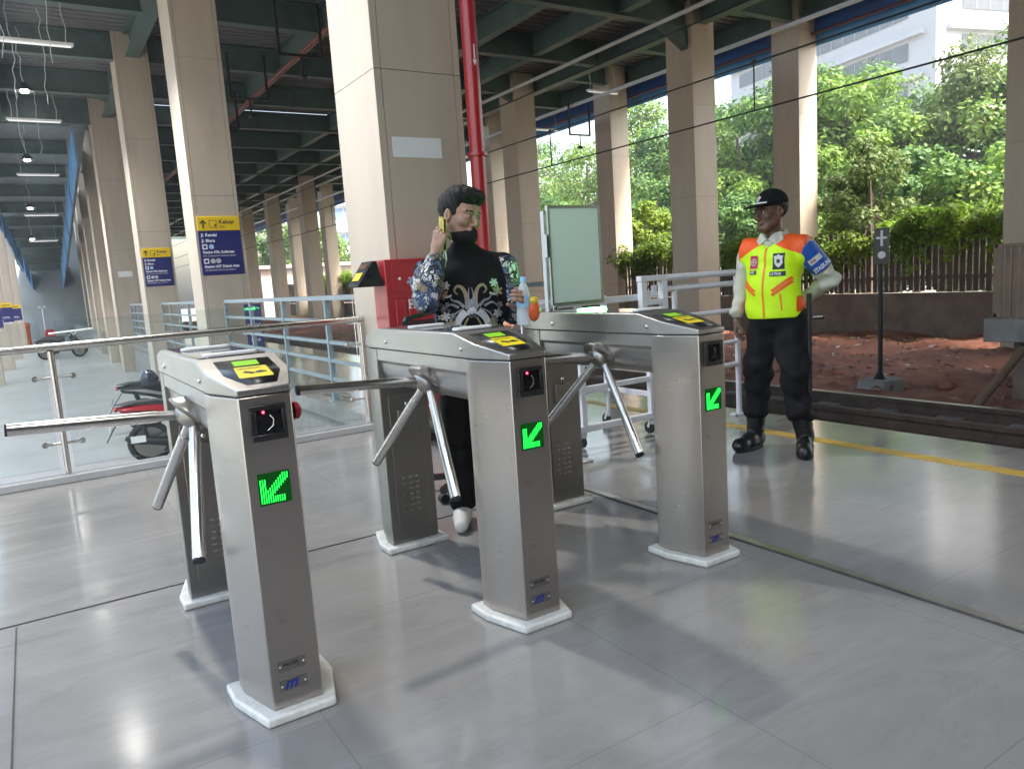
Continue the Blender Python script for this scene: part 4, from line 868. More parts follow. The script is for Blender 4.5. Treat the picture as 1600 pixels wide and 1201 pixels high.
for i, (y0, y1, zt, n, lb) in enumerate(((7.6, 10.6, 2.05, 46, 'big bright vine mound on the fence behind the signal post'), (10.9, 12.6, 1.75, 18, 'vine clump on the fence just right of the guard'), (13.6, 15.3, 1.95, 26, 'vine clump on the fence left of the guard'), (15.8, 20.2, 1.95, 52, 'long vine mound on the fence between the right columns'), (27.5, 33, 2.1, 40, 'far vine clump on the fence behind the man'), (34, 42, 2.1, 50, 'distant vine clump seen beside the big column'), (43.0, 52, 2.2, 50, 'most distant vine clump seen left of the big column'), (5.2, 7.3, 1.75, 18, 'vine strand on the fence at the right border'))):
    vine(lb, y0, y1, zt, 400+i, n)

# ------------------------------------------------------------ buildings beyond
def tower(label, corner, a1, a2, w1, w2, z0, floors, fh, wallm, winm, ribs=True):
    cx, cy = corner; d1 = Vector((math.cos(a1), math.sin(a1), 0)); d2 = Vector((math.cos(a2), math.sin(a2), 0)); C = Vector((cx, cy, 0)); Z = Vector((0,0,1))
    t = T('office_tower', label, 'building', (cx, cy, z0))
    b = MB(); p = [C+Vector((0,0,z0)), C+d1*w1+Z*z0, C+d1*w1+d2*w2+Z*z0, C+d2*w2+Z*z0]; H_ = floors*fh
    b.add(p+[v+Z*H_ for v in p], [(0,1,5,4), (1,2,6,5), (2,3,7,6), (3,0,4,7), (4,5,6,7)]); b.build('wall', wallm, t, smooth=0)
    for d, n, w in ((d1, -d2, w1), (d2, -d1, w2)):
        for f in range(floors):
            b = MB(); za = z0+f*fh+fh*.30; zb = za+fh*.42; e0, e1 = w*.10, w*.94
            b.add([C+d*e0+n*.06+Z*za, C+d*e1+n*.06+Z*za, C+d*e1+n*.06+Z*zb, C+d*e0+n*.06+Z*zb], [(0,1,2,3)], 0)
            for k in range(1, int((e1-e0)/1.6)):
                u = e0+k*1.6; b.add([C+d*u+n*.08+Z*za, C+d*(u+.10)+n*.08+Z*za, C+d*(u+.10)+n*.08+Z*zb, C+d*u+n*.08+Z*zb], [(0,1,2,3)], 1)
            b.build('window_band', winm, t, smooth=0)
            b = MB(); b.beam(C+d*w*.04+n*.25+Z*(zb+fh*.14), C+d*w*.98+n*.25+Z*(zb+fh*.14), .5, .35); b.build('ledge', wallm, t, smooth=0)
WM = mat('white_tower_wall', (.40,.40,.42), .6, noise=.06, nscale=.3); WN = [mat('tower_glass', (.07,.08,.10), .15, noise=.2, nscale=.4), mat('tower_mullion', (.22,.21,.22), .5)]
v0 = R(90-61.5)
tower('white office tower with dark window bands at the upper right', (70.4, 38.1), v0+R(48), v0-R(42), 30, 30, -1.2, 12, 3.7, WM, WN)
tower('far white and blue office block seen left of the big column', (36.0, 104), R(70), R(-12), 16, 14, -1.2, 6, 3.6, mat('pale_block_wall', (.62,.64,.70), .6, noise=.06), [mat('blue_block_glass', (.14,.22,.38), .2, noise=.2), mat('block_mullion', (.5,.52,.56), .5)])
b = MB(); b.box(0, 18, 0, 6, -1.2, 3.4); b.box(-.4, 18.4, -.4, 6.4, 3.401, 3.7); o = b.build('low_building', mat('far_low_wall', (.40,.33,.31), .7, noise=.2), smooth=0); o.location = (18.6, 72, 0); tag(o, 'low reddish brown building far behind the fence', 'building')
# ------------------------------------------------------------ people: bodies and clothes as smooth implicit surfaces
class SDF:
    def __init__(s, lo, hi, h):
        s.h = h; s.lo = np.array(lo, float); n = np.ceil((np.array(hi)-s.lo)/h).astype(int)+1
        s.ax = [s.lo[i]+h*np.arange(n[i]) for i in range(3)]; s.F = np.full(n, 9., np.float32)
    def _sub(s, lo, hi):
        sl = []
        for i in range(3):
            a = int(np.clip(math.floor((lo[i]-s.lo[i])/s.h), 0, s.F.shape[i])); b = int(np.clip(math.ceil((hi[i]-s.lo[i])/s.h)+1, 0, s.F.shape[i])); sl.append(slice(a, b))
        g = np.meshgrid(*[s.ax[i][sl[i]] for i in range(3)], indexing='ij', sparse=True)
        return tuple(sl), g
    def _mix(s, sl, d, k, op):
        F = s.F[sl]
        if F.size == 0: return
        d = d.astype(np.float32)
        if op == 'sub': d = -d; h = np.maximum(k-np.abs(F-d), 0)/k; s.F[sl] = np.maximum(F, d)+h*h*k*.25
        else: h = np.maximum(k-np.abs(F-d), 0)/k; s.F[sl] = np.minimum(F, d)-h*h*k*.25
    def cone(s, a, b, ra, rb, k=.01, op='add', sc=(1,1,1)):
        a = np.array(a, float); b = np.array(b, float); m = max(ra, rb)*max(sc)+k+2*s.h; sl, g = s._sub(np.minimum(a,b)-m, np.maximum(a,b)+m)
        ba = b-a; iv = [1/c for c in sc]; q = [(g[i]-a[i])*iv[i] for i in range(3)]; bb = ba*np.array(iv); L2 = max(bb@bb, 1e-9)
        t = np.clip((q[0]*bb[0]+q[1]*bb[1]+q[2]*bb[2])/L2, 0, 1)
        d = np.sqrt((q[0]-bb[0]*t)**2+(q[1]-bb[1]*t)**2+(q[2]-bb[2]*t)**2)-(ra+(rb-ra)*t)
        s._mix(sl, d*min(sc), k, op); return s
    def ell(s, c, r, k=.01, op='add', rot=None):
        c = np.array(c, float); m = max(r)+k+2*s.h; sl, g = s._sub(c-m, c+m); q = [g[i]-c[i] for i in range(3)]
        if rot is not None:
            Rm = np.array(rot.to_3x3().transposed()); q = [Rm[i][0]*q[0]+Rm[i][1]*q[1]+Rm[i][2]*q[2] for i in range(3)]
        k0 = np.sqrt((q[0]/r[0])**2+(q[1]/r[1])**2+(q[2]/r[2])**2); k1 = np.sqrt((q[0]/r[0]**2)**2+(q[1]/r[1]**2)**2+(q[2]/r[2]**2)**2)+1e-6
        s._mix(sl, k0*(k0-1)/k1, k, op); return s
    def cut(s, f):                                    # keep where f(x,y,z) < 0
        g = np.meshgrid(*s.ax, indexing='ij', sparse=True); s.F = np.maximum(s.F, f(*g).astype(np.float32)); return s
    def warp(s, f):
        g = np.meshgrid(*s.ax, indexing='ij', sparse=True); s.F = s.F+f(*g).astype(np.float32); return s
    def mesh(s):
        F = s.F; S = F < 0; n = np.array(F.shape); acc = np.zeros((*(n-1), 3), np.float32); cnt = np.zeros(tuple(n-1), np.int32); cr = []
        for a in range(3):
            A = [slice(None)]*3; B = [slice(None)]*3; A[a] = slice(0,-1); B[a] = slice(1,None)
            x = np.argwhere(S[tuple(A)] != S[tuple(B)]); f0 = F[tuple(x.T)]; e = np.zeros(3, int); e[a] = 1; f1 = F[tuple((x+e).T)]
            P = x.astype(np.float32); P[:,a] += f0/(f0-f1); cr.append((x, f0 < 0)); o1, o2 = (a+1)%3, (a+2)%3
            for i in (0,1):
                for j in (0,1):
                    c = x.copy(); c[:,o1] -= i; c[:,o2] -= j; ok = np.all((c >= 0) & (c < n-1), axis=1); ci = tuple(c[ok].T)
                    np.add.at(acc, ci, P[ok]); np.add.at(cnt, ci, 1)
        m = cnt > 0; idx = np.full(tuple(n-1), -1, np.int64); idx[m] = np.arange(m.sum()); V = acc[m]/cnt[m][:,None]*s.h+s.lo; Q = []
        for a in range(3):
            x, ins = cr[a]; o1, o2 = (a+1)%3, (a+2)%3; qs = []
            for (i, j) in ((0,0),(1,0),(1,1),(0,1)):
                c = x.copy(); c[:,o1] -= i; c[:,o2] -= j; ok = np.all((c >= 0) & (c < n-1), axis=1); v = np.full(len(x), -1, np.int64); v[ok] = idx[tuple(c[ok].T)]; qs.append(v)
            q = np.stack(qs, 1); good = np.all(q >= 0, axis=1); q = q[good]; f = ins[good]; q[~f] = q[~f][:,::-1]; Q.append(q)
        return V, np.concatenate(Q)
    def obj(s, name, mats, parent=None, zone=None):
        V, Q = s.mesh(); me = bpy.data.meshes.new(name); me.vertices.add(len(V)); me.vertices.foreach_set('co', V.ravel().astype(np.float32))
        me.loops.add(Q.size); me.loops.foreach_set('vertex_index', Q.ravel().astype(np.int32)); me.polygons.add(len(Q)); me.polygons.foreach_set('loop_start', np.arange(0, Q.size, 4, dtype=np.int32))
        me.update(calc_edges=True)
        mats = mats if isinstance(mats, (list, tuple)) else [mats]
        for m_ in mats: me.materials.append(m_)
        if zone is not None:
            C_ = V[Q].mean(1); me.polygons.foreach_set('material_index', zone(C_[:,0], C_[:,1], C_[:,2]).astype(np.int32))
        me.polygons.foreach_set('use_smooth', [True]*len(Q)); me.validate(); me.update()
        o = bpy.data.objects.new(name, me); COL.objects.link(o)
        if parent is not None: o.parent = parent
        o['_V'] = 0; del o['_V']; s.V, s.Q = V, Q; return o
    def bvh(s): return BVHTree.FromPolygons([tuple(v) for v in s.V], [tuple(q) for q in s.Q])
def onto(bvh, mb, d, off=.003, far=.6):
    """lay flat points onto a surface along direction d"""
    d = Vector(d).normalized(); out = []
    for p in mb.v:
        h = bvh.ray_cast(Vector(p)-d*far, d); out.append(tuple(h[0]-d*off) if h[0] is not None else tuple(p))
    mb.v = out; return mb
def strip(pts, w, n=14):                              # subdivided ribbon in the x,z plane
    b = MB(); P = [Vector((x, 0, z)) for x, z in pts]
    for a, c in zip(P, P[1:]):
        d = (c-a).normalized(); o = Vector((-d.z, 0, d.x))*w/2
        L = [a+(c-a)*i/n for i in range(n+1)]; k = len(b.v)
        b.v += [tuple(p+o) for p in L]+[tuple(p-o) for p in L]; b.f += [(k+i, k+i+1, k+n+1+i+1, k+n+1+i) for i in range(n)]; b.m += [0]*n
    return b
def patch(x0, x1, z0, z1, n=8):
    b = MB(); b.v = [(x0+(x1-x0)*i/n, 0, z0+(z1-z0)*j/n) for j in range(n+1) for i in range(n+1)]
    b.f = [(j*(n+1)+i, j*(n+1)+i+1, (j+1)*(n+1)+i+1, (j+1)*(n+1)+i) for j in range(n) for i in range(n)]; b.m = [0]*len(b.f); return b
def skin(name, col, lip, brow):
    a = mat(name, col, .5, noise=.12, nscale=25, bump=.05, bscale=120); a.node_tree.nodes['Principled BSDF'].inputs['Subsurface Weight'].default_value = .12
    a.node_tree.nodes['Principled BSDF'].inputs['Subsurface Radius'].default_value = (.01,.004,.002)
    return [a, mat(name+'_lips', lip, .45, noise=.1), mat(name+'_brow', brow, .8, noise=.2)]
def head(S, c, rot, sc=1.0):
    c = Vector(c); W_ = lambda x, y, z: tuple(c+rot@(Vector((x, y, z))*sc)); r3 = rot.to_4x4(); e = lambda p, r, k=.012, op='add': S.ell(W_(*p), [v*sc for v in r], k, op, r3); cn = lambda a, b, ra, rb, k=.012, op='add': S.cone(W_(*a), W_(*b), ra*sc, rb*sc, k, op)
    e((0,.018,.040), (.075,.094,.082)); e((0,-.022,-.025), (.063,.066,.085), .02); e((0,-.035,.04), (.06,.055,.05), .02)
    for s in (-1, 1):
        cn((s*.052,.005,-.045), (s*.022,-.060,-.093), .022, .022, .025); e((s*.042,-.062,-.022), (.024,.022,.022), .018)
        cn((s*.012,-.089,.024), (s*.048,-.073,.023), .010, .009, .010)
    e((0,-.073,-.093), (.024,.020,.018), .015)
    for s in (-1, 1): e((s*.031,-.094,.002), (.019,.014,.012), .008, 'sub')
    for s in (-1, 1): e((s*.031,-.073,.002), (.016,.016,.015), .004)
    cn((0,-.086,.012), (0,-.108,-.030), .008, .0115, .010); e((0,-.106,-.034), (.013,.012,.010), .008)
    for s in (-1, 1): e((s*.014,-.095,-.038), (.009,.011,.008), .006)
    e((0,-.086,-.062), (.026,.013,.013), .012); e((0,-.095,-.060), (.021,.008,.0055), .004); e((0,-.093,-.0705), (.018,.008,.006), .004); cn((-.02,-.104,-.0655), (.02,-.104,-.0655), .0022, .0022, .003, 'sub')
    for s in (-1, 1):
        e((s*.077,.012,-.005), (.010,.020,.032), .006); e((s*.084,.004,-.004), (.006,.010,.018), .004, 'sub')
    return W_
def face_zone(c, rot, sc=1.0):
    Ri = np.array(rot.to_3x3().transposed()); cc = np.array(c)
    def z(x, y, zz):
        q = (np.stack([x, y, zz])-cc[:,None])/sc; q = Ri@q; o = np.zeros(len(x), int)
        o[(np.abs(q[0]) < .024-.25*np.abs(q[2]+.065)) & (q[1] < -.085) & (q[2] > -.077) & (q[2] < -.055)] = 1
        bz = .026-.12*np.abs(np.abs(q[0])-.032); o[(np.abs(q[0]) > .013) & (np.abs(q[0]) < .052) & (q[1] < -.06) & (np.abs(q[2]-bz) < .0036)] = 2
        return o
    return z
def eyes(W_, rot, parent, sc=1.0, look=(0,-1,0)):
    for s in (-1, 1):
        p = Vector(W_(s*.031,-.0805,.002)); b = MB(); b.ell(p, (.0106*sc,)*3, 14); o = b.build('eye', mat('eye_white', (.34,.30,.27), .2, noise=.04), parent, local=True)
        d = (rot@Vector(look)).normalized(); b = MB(); b.ell(p+d*.0078*sc, (.0058*sc,)*3, 12); b.build('iris', mat('dark_iris', (.02,.012,.008), .15, noise=.05), parent=o, local=True)
        b = MB(); b.v = []; pts = []
        for t in range(9):
            a = R(20+t*17.5); pts.append(W_(s*.031+.0155*math.cos(a), -.0895+.010*abs(math.cos(a)), .001+.0085*math.sin(a)))
        b.tube(pts, .0016*sc, 6); b.build('eyelid', mat('eyelid', (.05,.028,.02), .6, noise=.1), parent=o, local=True)
def hand(S, w, y, z, side, curl, spread=.0, sc=1.0, thumb=(.5,.55,.25), k=.004):
    """w wrist, y finger direction, z palm normal; side +1 thumb on +x of the frame"""
    w = Vector(w); y = Vector(y).normalized(); z = (Vector(z)-y*Vector(z).dot(y)).normalized(); x = y.cross(z)*side
    P = lambda a, b, c: w+(x*a+y*b+z*c)*sc
    S.cone(P(0,-.03,0), P(0,.02,0), .024*sc, .022*sc, .015, sc=(1,1,1))
    kn = []
    for i, (a, l, r) in enumerate(((.030,.084,.0098), (.010,.088,.010), (-.011,.083,.0096), (-.030,.074,.0085))):
        S.cone(P(a*.55,.012,0), P(a,l,0), .0125*sc, .0105*sc, .012); kn.append((a, l, r))
    S.cone(P(.012,.03,.004), P(.016,.062,.003), .015*sc, .012*sc, .015)
    for i, ((a, l, r), L) in enumerate(zip(kn, (.072,.079,.073,.057))):
        p = P(a, l, 0); ang = 0; sp = spread*(1.5-i)
        for seg, (f, cu) in enumerate(zip((.46,.30,.24), curl[i] if isinstance(curl[0], (list, tuple)) else curl)):
            ang += cu; d = (y*math.cos(ang)+z*math.sin(ang)+x*sp).normalized(); q = p+d*L*f*sc; S.cone(p, q, r*sc*(1-.07*seg), r*sc*(.95-.09*seg), k); p = q
    p = P(.022,.020,.006); d = (x*thumb[0]+y*thumb[1]+z*thumb[2]).normalized(); q = p+d*.043*sc; S.cone(p, q, .0145*sc, .0115*sc, .012)
    d = (d+y*.45+z*thumb[2]).normalized(); r_ = q+d*.032*sc; S.cone(q, r_, .0112*sc, .0102*sc, k); d = (d+y*.2-x*.25+z*.2).normalized(); S.cone(r_, r_+d*.026*sc, .0102*sc, .0085*sc, k)
def folds(amp, f, ph=0):
    g = np.random.RandomState(int(ph*10)+int(f)); D_ = g.normal(size=(7,3)); D_[:,2] *= 1.5; D_ /= np.linalg.norm(D_, axis=1)[:,None]; W_s = f*g.uniform(.45,1.5,7); P_ = g.uniform(0,6.28,7)
    def fn(x, y, z):
        o = 0
        for d, w, p in zip(D_, W_s, P_): o = o+np.sin(w*(d[0]*x+d[1]*y+d[2]*z)+p+1.5*np.sin(.4*w*(d[1]*x-d[0]*y+.5*z)))
        return amp*.5*o*np.clip(.6+.6*np.sin(11*z+7*x+ph)*np.sin(9*y-6*z+2*ph), .1, 1)
    return fn

# ============================================================ station guard
SK = skin('brown_skin', (.125,.062,.039), (.12,.052,.042), (.012,.008,.006))
G = dict()
gp = Vector((3.965, 3.13, 0)); grz = R(-78)
S = SDF((-.42,-.34,-.01), (.45,.34,1.68), .0042)
hrot = Matrix.Rotation(R(-24), 3, 'Z') @ Matrix.Rotation(R(3), 3, 'X'); hc = Vector((0,-.045,1.515))
W_ = head(S, hc, hrot, .98)
S.cone((0,-.012,1.45), (0,.012,1.31), .052, .06, .02)
S.cone((-.13,.02,1.28), (.13,.02,1.28), .055, .055, .03); S.ell((0,.01,1.14), (.14,.095,.2), .03); S.ell((0,0,.93), (.14,.10,.14), .03)
GS = {-1: ((-.185,.02,1.275), (-.245,.045,1.06), (-.265,-.005,.875)), 1: ((.185,.02,1.275), (.285,.135,1.09), (.10,.215,.97))}
for s in (-1, 1):
    a, b_, c = GS[s]; S.cone(a, b_, .043, .034, .02); S.cone(b_, c, .034, .024, .01)
hand(S, (-.266,-.012,.855), (.02,-.12,-1), (.75,.3,0), 1, [(.35,.5,.35),(.42,.55,.4),(.5,.6,.4),(.55,.65,.45)], .02, .98, (.15,.8,.5))
hand(S, (.085,.225,.965), (-1,.02,-.12), (0,1,0), 1, (.25,.35,.3), .02, .95)
LEG = {-1: ((-.085,0,.86), (-.115,-.03,.47), (-.165,.01,.09)), 1: ((.085,0,.86), (.125,-.03,.47), (.165,.03,.09))}
FT = {-1: (-.12,-.99), 1: (.42,-.90)}
for s in (-1, 1):
    a, b_, c = LEG[s]; S.cone(a, b_, .075, .05, .03); S.cone(b_, c, .046, .028, .01); f = FT[s]; S.cone((c[0],c[1]+.02,.06), (c[0]+f[0]*.13, c[1]+f[1]*.13,.045), .036, .03, .02)
guard = S.obj('person', SK, zone=face_zone(hc, hrot, .98)); guard.location = gp; guard.rotation_euler = (0, 0, grz)
tag(guard, 'guard in a neon yellow and orange vest, black cap and boots on the platform', 'person')
eyes(W_, hrot, guard, .98)
# trousers
S = SDF((-.34,-.24,.18), (.34,.24,.98), .0052)
S.ell((0,.0,.90), (.172,.128,.12), .03); S.ell((0,.035,.82), (.15,.10,.11), .04)
for s in (-1, 1):
    a, b_, c = LEG[s]; S.cone((a[0],.01,.86), (b_[0],b_[1]+.012,.5), .104, .083, .035); S.cone((b_[0],b_[1]+.012,.5), tuple(Vector(b_).lerp(Vector(c), .55)), .083, .070, .02); S.ell(Vector(b_).lerp(Vector(c), .57), (.078,.080,.05), .03); S.ell((b_[0]+s*.075, b_[1]+.02,.56), (.026,.055,.085), .012)
    S.cone((b_[0],b_[1]-.04,.56), (b_[0]+s*.03,b_[1]-.045,.52), .05, .045, .03)
S.warp(folds(.0075, 40)).cut(lambda x, y, z: z-.925+0*x+0*y).cut(lambda x, y, z: .215-z+0*x+0*y)
M['trouser'] = mat('black_trousers', (.012,.0115,.012), .8, spec=.15, noise=.25, nscale=30, bump=.15, bscale=220)
S.obj('trousers', M['trouser'], guard)
# boots
M['boot'] = mat('black_boot_leather', (.010,.0095,.010), .35, noise=.3, nscale=12, rvar=.1, bump=.1, bscale=60)
for s in (-1, 1):
    a, b_, c = LEG[s]; f = Vector((FT[s][0], FT[s][1], 0)).normalized(); B = SDF((c[0]-.24,c[1]-.26,-.005), (c[0]+.24,c[1]+.22,.33), .0042)
    c0 = Vector((c[0], c[1], 0)); tp_ = Vector(b_).lerp(Vector(c), .45); B.cone((tp_.x, tp_.y+.008, .30), c0+Vector((0,.010,.10)), .066, .054, .02); h_ = c0-f*.045; t_ = c0+f*.175
    B.cone(h_+Vector((0,0,.06)), c0+f*.06+Vector((0,0,.062)), .046, .048, .02); B.cone(c0+f*.06+Vector((0,0,.06)), t_+Vector((0,0,.042)), .048, .040, .025); B.ell(t_-f*.02+Vector((0,0,.045)), (.048,.048,.042), .02); B.warp(folds(.0016, 70, 2)).cut(lambda x, y, z: .004-z+0*x+0*y)
    bo = B.obj('boot', M['boot'], guard)
    q_ = MB(); pr_ = []
    for t in range(20):
        an = t*math.pi/10; l = .135 if math.cos(an) > 0 else .075; pr_.append(c0+f*(.065 if math.cos(an) > 0 else .0)+f*math.cos(an)*l+Vector((-f.y,f.x,0))*math.sin(an)*(.052 if math.cos(an) > -.2 else .042))
    q_.prism([(p.x, p.y) for p in pr_], .0, .026); q_.build('sole', M['blackm'], parent=bo, local=True, bevel=.004)
    q_ = MB()
    for i in range(6): z = .13+i*.027; o_ = c0+Vector((0,.012,z))+f*.058; sd_ = Vector((-f.y,f.x,0)); q_.tube([o_-sd_*.022, o_+f*.006, o_+sd_*.022], .0035, 6)
    q_.build('laces', M['blackm'], parent=bo, local=True)
# shirt: sleeves and collar
M['shirt'] = mat('cream_shirt', (.50,.49,.40), .75, noise=.1, nscale=14, bump=.12, bscale=260)
S = SDF((-.40,-.20,.84), (.42,.32,1.42), .0045)
for s in (-1, 1):
    a, b_, c = GS[s]; S.cone((s*.14,.015,1.28), a, .06, .060, .03); S.cone(a, b_, .060, .056, .02); S.cone(b_, Vector(b_).lerp(Vector(c), .93), .056, .040, .02); S.ell(Vector(b_).lerp(Vector(c), .90), (.044,.044,.04), .015)
S.cone((-.12,.02,1.29), (.12,.02,1.29), .06, .06, .03)
S.warp(folds(.0095, 62, 1))
S.cone((0,-.02,1.345), (0,.025,1.365), .073, .076, .02)
S.cone((0,-.022,1.50), (0,.01,1.33), .060, .060, .004, 'sub'); S.ell((0,-.10,1.385), (.028,.06,.05), .01, 'sub')
S.cut(lambda x, y, z: z-(1.397+.25*y)+0*x)
S.obj('shirt', M['shirt'], guard)
b = MB(); 
for s in (-1, 1): b.add([(s*.008,-.098,1.352), (s*.055,-.090,1.315), (s*.088,-.06,1.345), (s*.068,-.045,1.395), (s*.035,-.078,1.385)], [(0,1,2,3,4)] if s > 0 else [(4,3,2,1,0)])
co = b.build('collar', M['shirt'], guard, local=True, smooth=0); md = co.modifiers.new('s', 'SOLIDIFY'); md.thickness = .006
# vest
M['neon'] = mat('neon_yellow_vest', (.50,.74,.004), .6, noise=.06, nscale=20, bump=.1, bscale=300, emit=(.45,.8,.0), estr=.03); M['norange'] = mat('neon_orange_vest', (.85,.105,.012), .6, noise=.06, nscale=20)
M['reflect'] = mat('orange_piping', (.88,.12,.02), .5, noise=.05)
S = SDF((-.27,-.22,.82), (.27,.22,1.40), .0042)
S.ell((0,-.004,.93), (.192,.150,.17), .03); S.ell((0,-.028,1.06), (.172,.138,.17), .04); S.ell((0,-.008,1.20), (.182,.128,.16), .04); S.cone((-.168,.016,1.279), (.168,.016,1.279), .084, .084, .04); S.cone((-.09,.016,1.31), (.09,.016,1.31), .06, .06, .03); S.ell((0,.03,1.2), (.17,.11,.16), .03)
S.warp(folds(.0058, 38, 3))
S.cut(lambda x, y, z: (.866+.004*np.sin(9*x))-z+0*y); S.cone((0,-.02,1.46), (0,.015,1.30), .082, .074, .008, 'sub'); S.ell((0,-.12,1.37), (.050,.09,.075), .008, 'sub')
S.cut(lambda x, y, z: np.abs(x)-.226+.12*np.abs(z-1.22)+.0*y+0*z)
vz = lambda x, y, z: np.where((z > 1.338-.47*np.abs(x)) | ((np.abs(x) > .17) & (z < 1.0) & (z > .9)), 1, 0)
vest = S.obj('vest', [M['neon'], M['norange']], guard, zone=vz); vb = S.bvh()
D = (0,1,0)
def lay(mb, nm, m, off=.0035, d=D, parent=None): o = onto(vb, mb, d, off).build(nm, m, parent=parent or vest, local=True, smooth=180); return o
z_ = strip([(.0,1.30), (.004,1.15), (-.002,1.0), (.0,.872)], .010); lay(z_, 'zip', M['reflect'])
for s in (-1, 1):
    lay(strip([(s*.055,1.035), (s*.165,1.118)], .017), 'diagonal_band', M['reflect']); lay(strip([(s*.055,1.010), (s*.165,1.093)], .017), 'diagonal_band', M['reflect'])
lay(strip([(.105,.915), (.100,1.02)], .007), 'pocket_zip', M['reflect'])
lay(strip([(.100,1.328), (.178,1.27)], .014), 'shoulder_loop', M['norange'], .006)
M['bblack'] = mat('badge_black', (.012,.012,.014), .6, noise=.1); M['bwhite'] = mat('badge_white', (.6,.6,.6), .6, noise=.1); M['bpink'] = mat('badge_crimson', (.42,.02,.08), .6, noise=.1)
def badge(x0, x1, z0, z1, m, nm): return lay(patch(x0, x1, z0, z1), nm, m, .0040)
ba = badge(.052,.122,1.165,1.262,M['bblack'],'police_badge')
sh = MB(); sh.v = [(.087+x, 0, 1.216+z) for x, z in ((0,.040),(.012,.030),(.028,.030),(.024,.008),(.026,-.012),(.014,-.030),(0,-.040),(-.014,-.030),(-.026,-.012),(-.024,.008),(-.028,.030),(-.012,.030))]; sh.f = [tuple(range(12))]; sh.m = [0]; lay(sh, 'shield', M['bwhite'], .0065, parent=ba)
sh = MB(); sh.v = [(.087+.014*math.cos(t*.785)*(1 if t % 2 else .6), 0, 1.215+.016*math.sin(t*.785)*(1 if t % 2 else .6)) for t in range(8)]; sh.f = [tuple(range(8))]; sh.m = [0]; lay(sh, 'shield_core', M['bblack'], .0085, parent=ba)
bp_ = badge(-.105,-.045,1.175,1.255,M['bpink'],'round_badge')
for rr, mm, of in ((.022,'bwhite',.006), (.017,'bpink',.0075), (.008,'bwhite',.009)):
    sh = MB(); sh.v = [(-.075+rr*math.cos(t*.5236), 0, 1.215+rr*math.sin(t*.5236)) for t in range(12)]; sh.f = [tuple(range(12))]; sh.m = [0]; lay(sh, 'badge_ring', M[mm], of, parent=bp_)
for x0, x1, z0, z1, t in ((.040,.128,1.125,1.153,'SATPAM'), (-.105,-.05,1.140,1.165,'ARDI')):
    nb = badge(x0, x1, z0, z1, M['bblack'], 'name_tape'); tm = MB(); text_mb(t, .022, lambda x, y: (x0+.006+x*.72, 0, z0+.006+y), tm, .0006); lay(tm, 'tape_print', M['bwhite'], .0065, parent=nb)
# armband on the left upper arm
A = SDF((.12,-.10,1.02), (.38,.24,1.32), .0042); a, b_, c = [Vector(v) for v in GS[1]]
u_ = (b_-a).normalized(); A.cone(a-u_*.03, b_, .074, .067, .01); A.warp(folds(.002, 60, 1))
A.cut(lambda x, y, z: -((x-a.x)*u_.x+(y-a.y)*u_.y+(z-a.z)*u_.z)-.035); A.cut(lambda x, y, z: ((x-a.x)*u_.x+(y-a.y)*u_.y+(z-a.z)*u_.z)-.158); A.cut(lambda x, y, z: .200-x-.45*(1.27-z)+0*y)
M['aband'] = mat('blue_armband', (.012,.075,.36), .5, noise=.08, nscale=12); ab = A.obj('armband', M['aband'], guard); abv = A.bvh()
dA = Vector((-.48,.87,.05)).normalized(); ux = dA.cross(Vector((0,0,1))).normalized()*-1; mid = a.lerp(b_, .30)+Vector((.006,.0,0))
vz_ = (-u_+dA*u_.dot(dA)).normalized(); ux = vz_.cross(dA).normalized(); ux = ux if ux.dot(Vector((.87,.48,0))) > 0 else -ux
def armtext(t, sz, dx, dz, m, nm, off, bold=.001):
    tm = MB(); text_mb(t, sz, lambda x, y: tuple(mid+ux*(dx+x*.72)+vz_*(dz+y)), tm, bold, 'CENTER'); onto(abv, tm, dA, off).build(nm, m, parent=ab, local=True, smooth=0)
armtext('STASIUN', .038, .004, -.080, M['wtext'], 'armband_print', .004, .0012)
pt = patch(-.042,.042,-.017,.017); pt.v = [tuple(mid+ux*x+vz_*(z-.008)) for x, y, z in pt.v]; wl_ = onto(abv, pt, dA, .004).build('white_label', M['bwhite'], parent=ab, local=True, smooth=180)
tm = MB(); text_mb('KAI', .022, lambda x, y: tuple(mid+ux*(-.034+x)+vz_*(-.015+y)), tm, .001); onto(abv, tm, dA, .006).build('label_print', M['red'], parent=wl_, local=True, smooth=0)
# cap
C = SDF((-.16,-.26,1.44), (.16,.14,1.68), .0035); r4 = hrot.to_4x4()
C.ell(W_(0,.014,.052), (.086,.106,.090), .01, rot=r4); n_ = hrot@Vector((0,-.10,1)); p0 = Vector(W_(0,.012,.042)); n_.normalize()
C.cut(lambda x, y, z: -((x-p0.x)*n_.x+(y-p0.y)*n_.y+(z-p0.z)*n_.z))
rb4 = (hrot@Matrix.Rotation(R(10), 3, 'X')).to_4x4(); C.ell(W_(0,-.115,.046), (.074,.072,.0065), .006, rot=rb4)
M['cap'] = mat('black_cap_cloth', (.008,.008,.009), .85, spec=.12, noise=.25, nscale=40, bump=.1, bscale=250); cap = C.obj('cap', M['cap'], guard)
cbv = C.bvh(); b = MB(); dB = hrot@Vector((0,1,-.05)); P = [W_(-.058+.0145*i, -.20, .062) for i in range(9)]
b.v = [tuple(Vector(p)) for p in P]+[tuple(Vector(p)+Vector((0,0,.0075))) for p in P]; b.f = [(i, i+1, 10+i, 9+i) for i in range(8)]; b.m = [0]*8; onto(cbv, b, dB, .003).build('cap_braid', M['bwhite'], parent=cap, local=True, smooth=0)
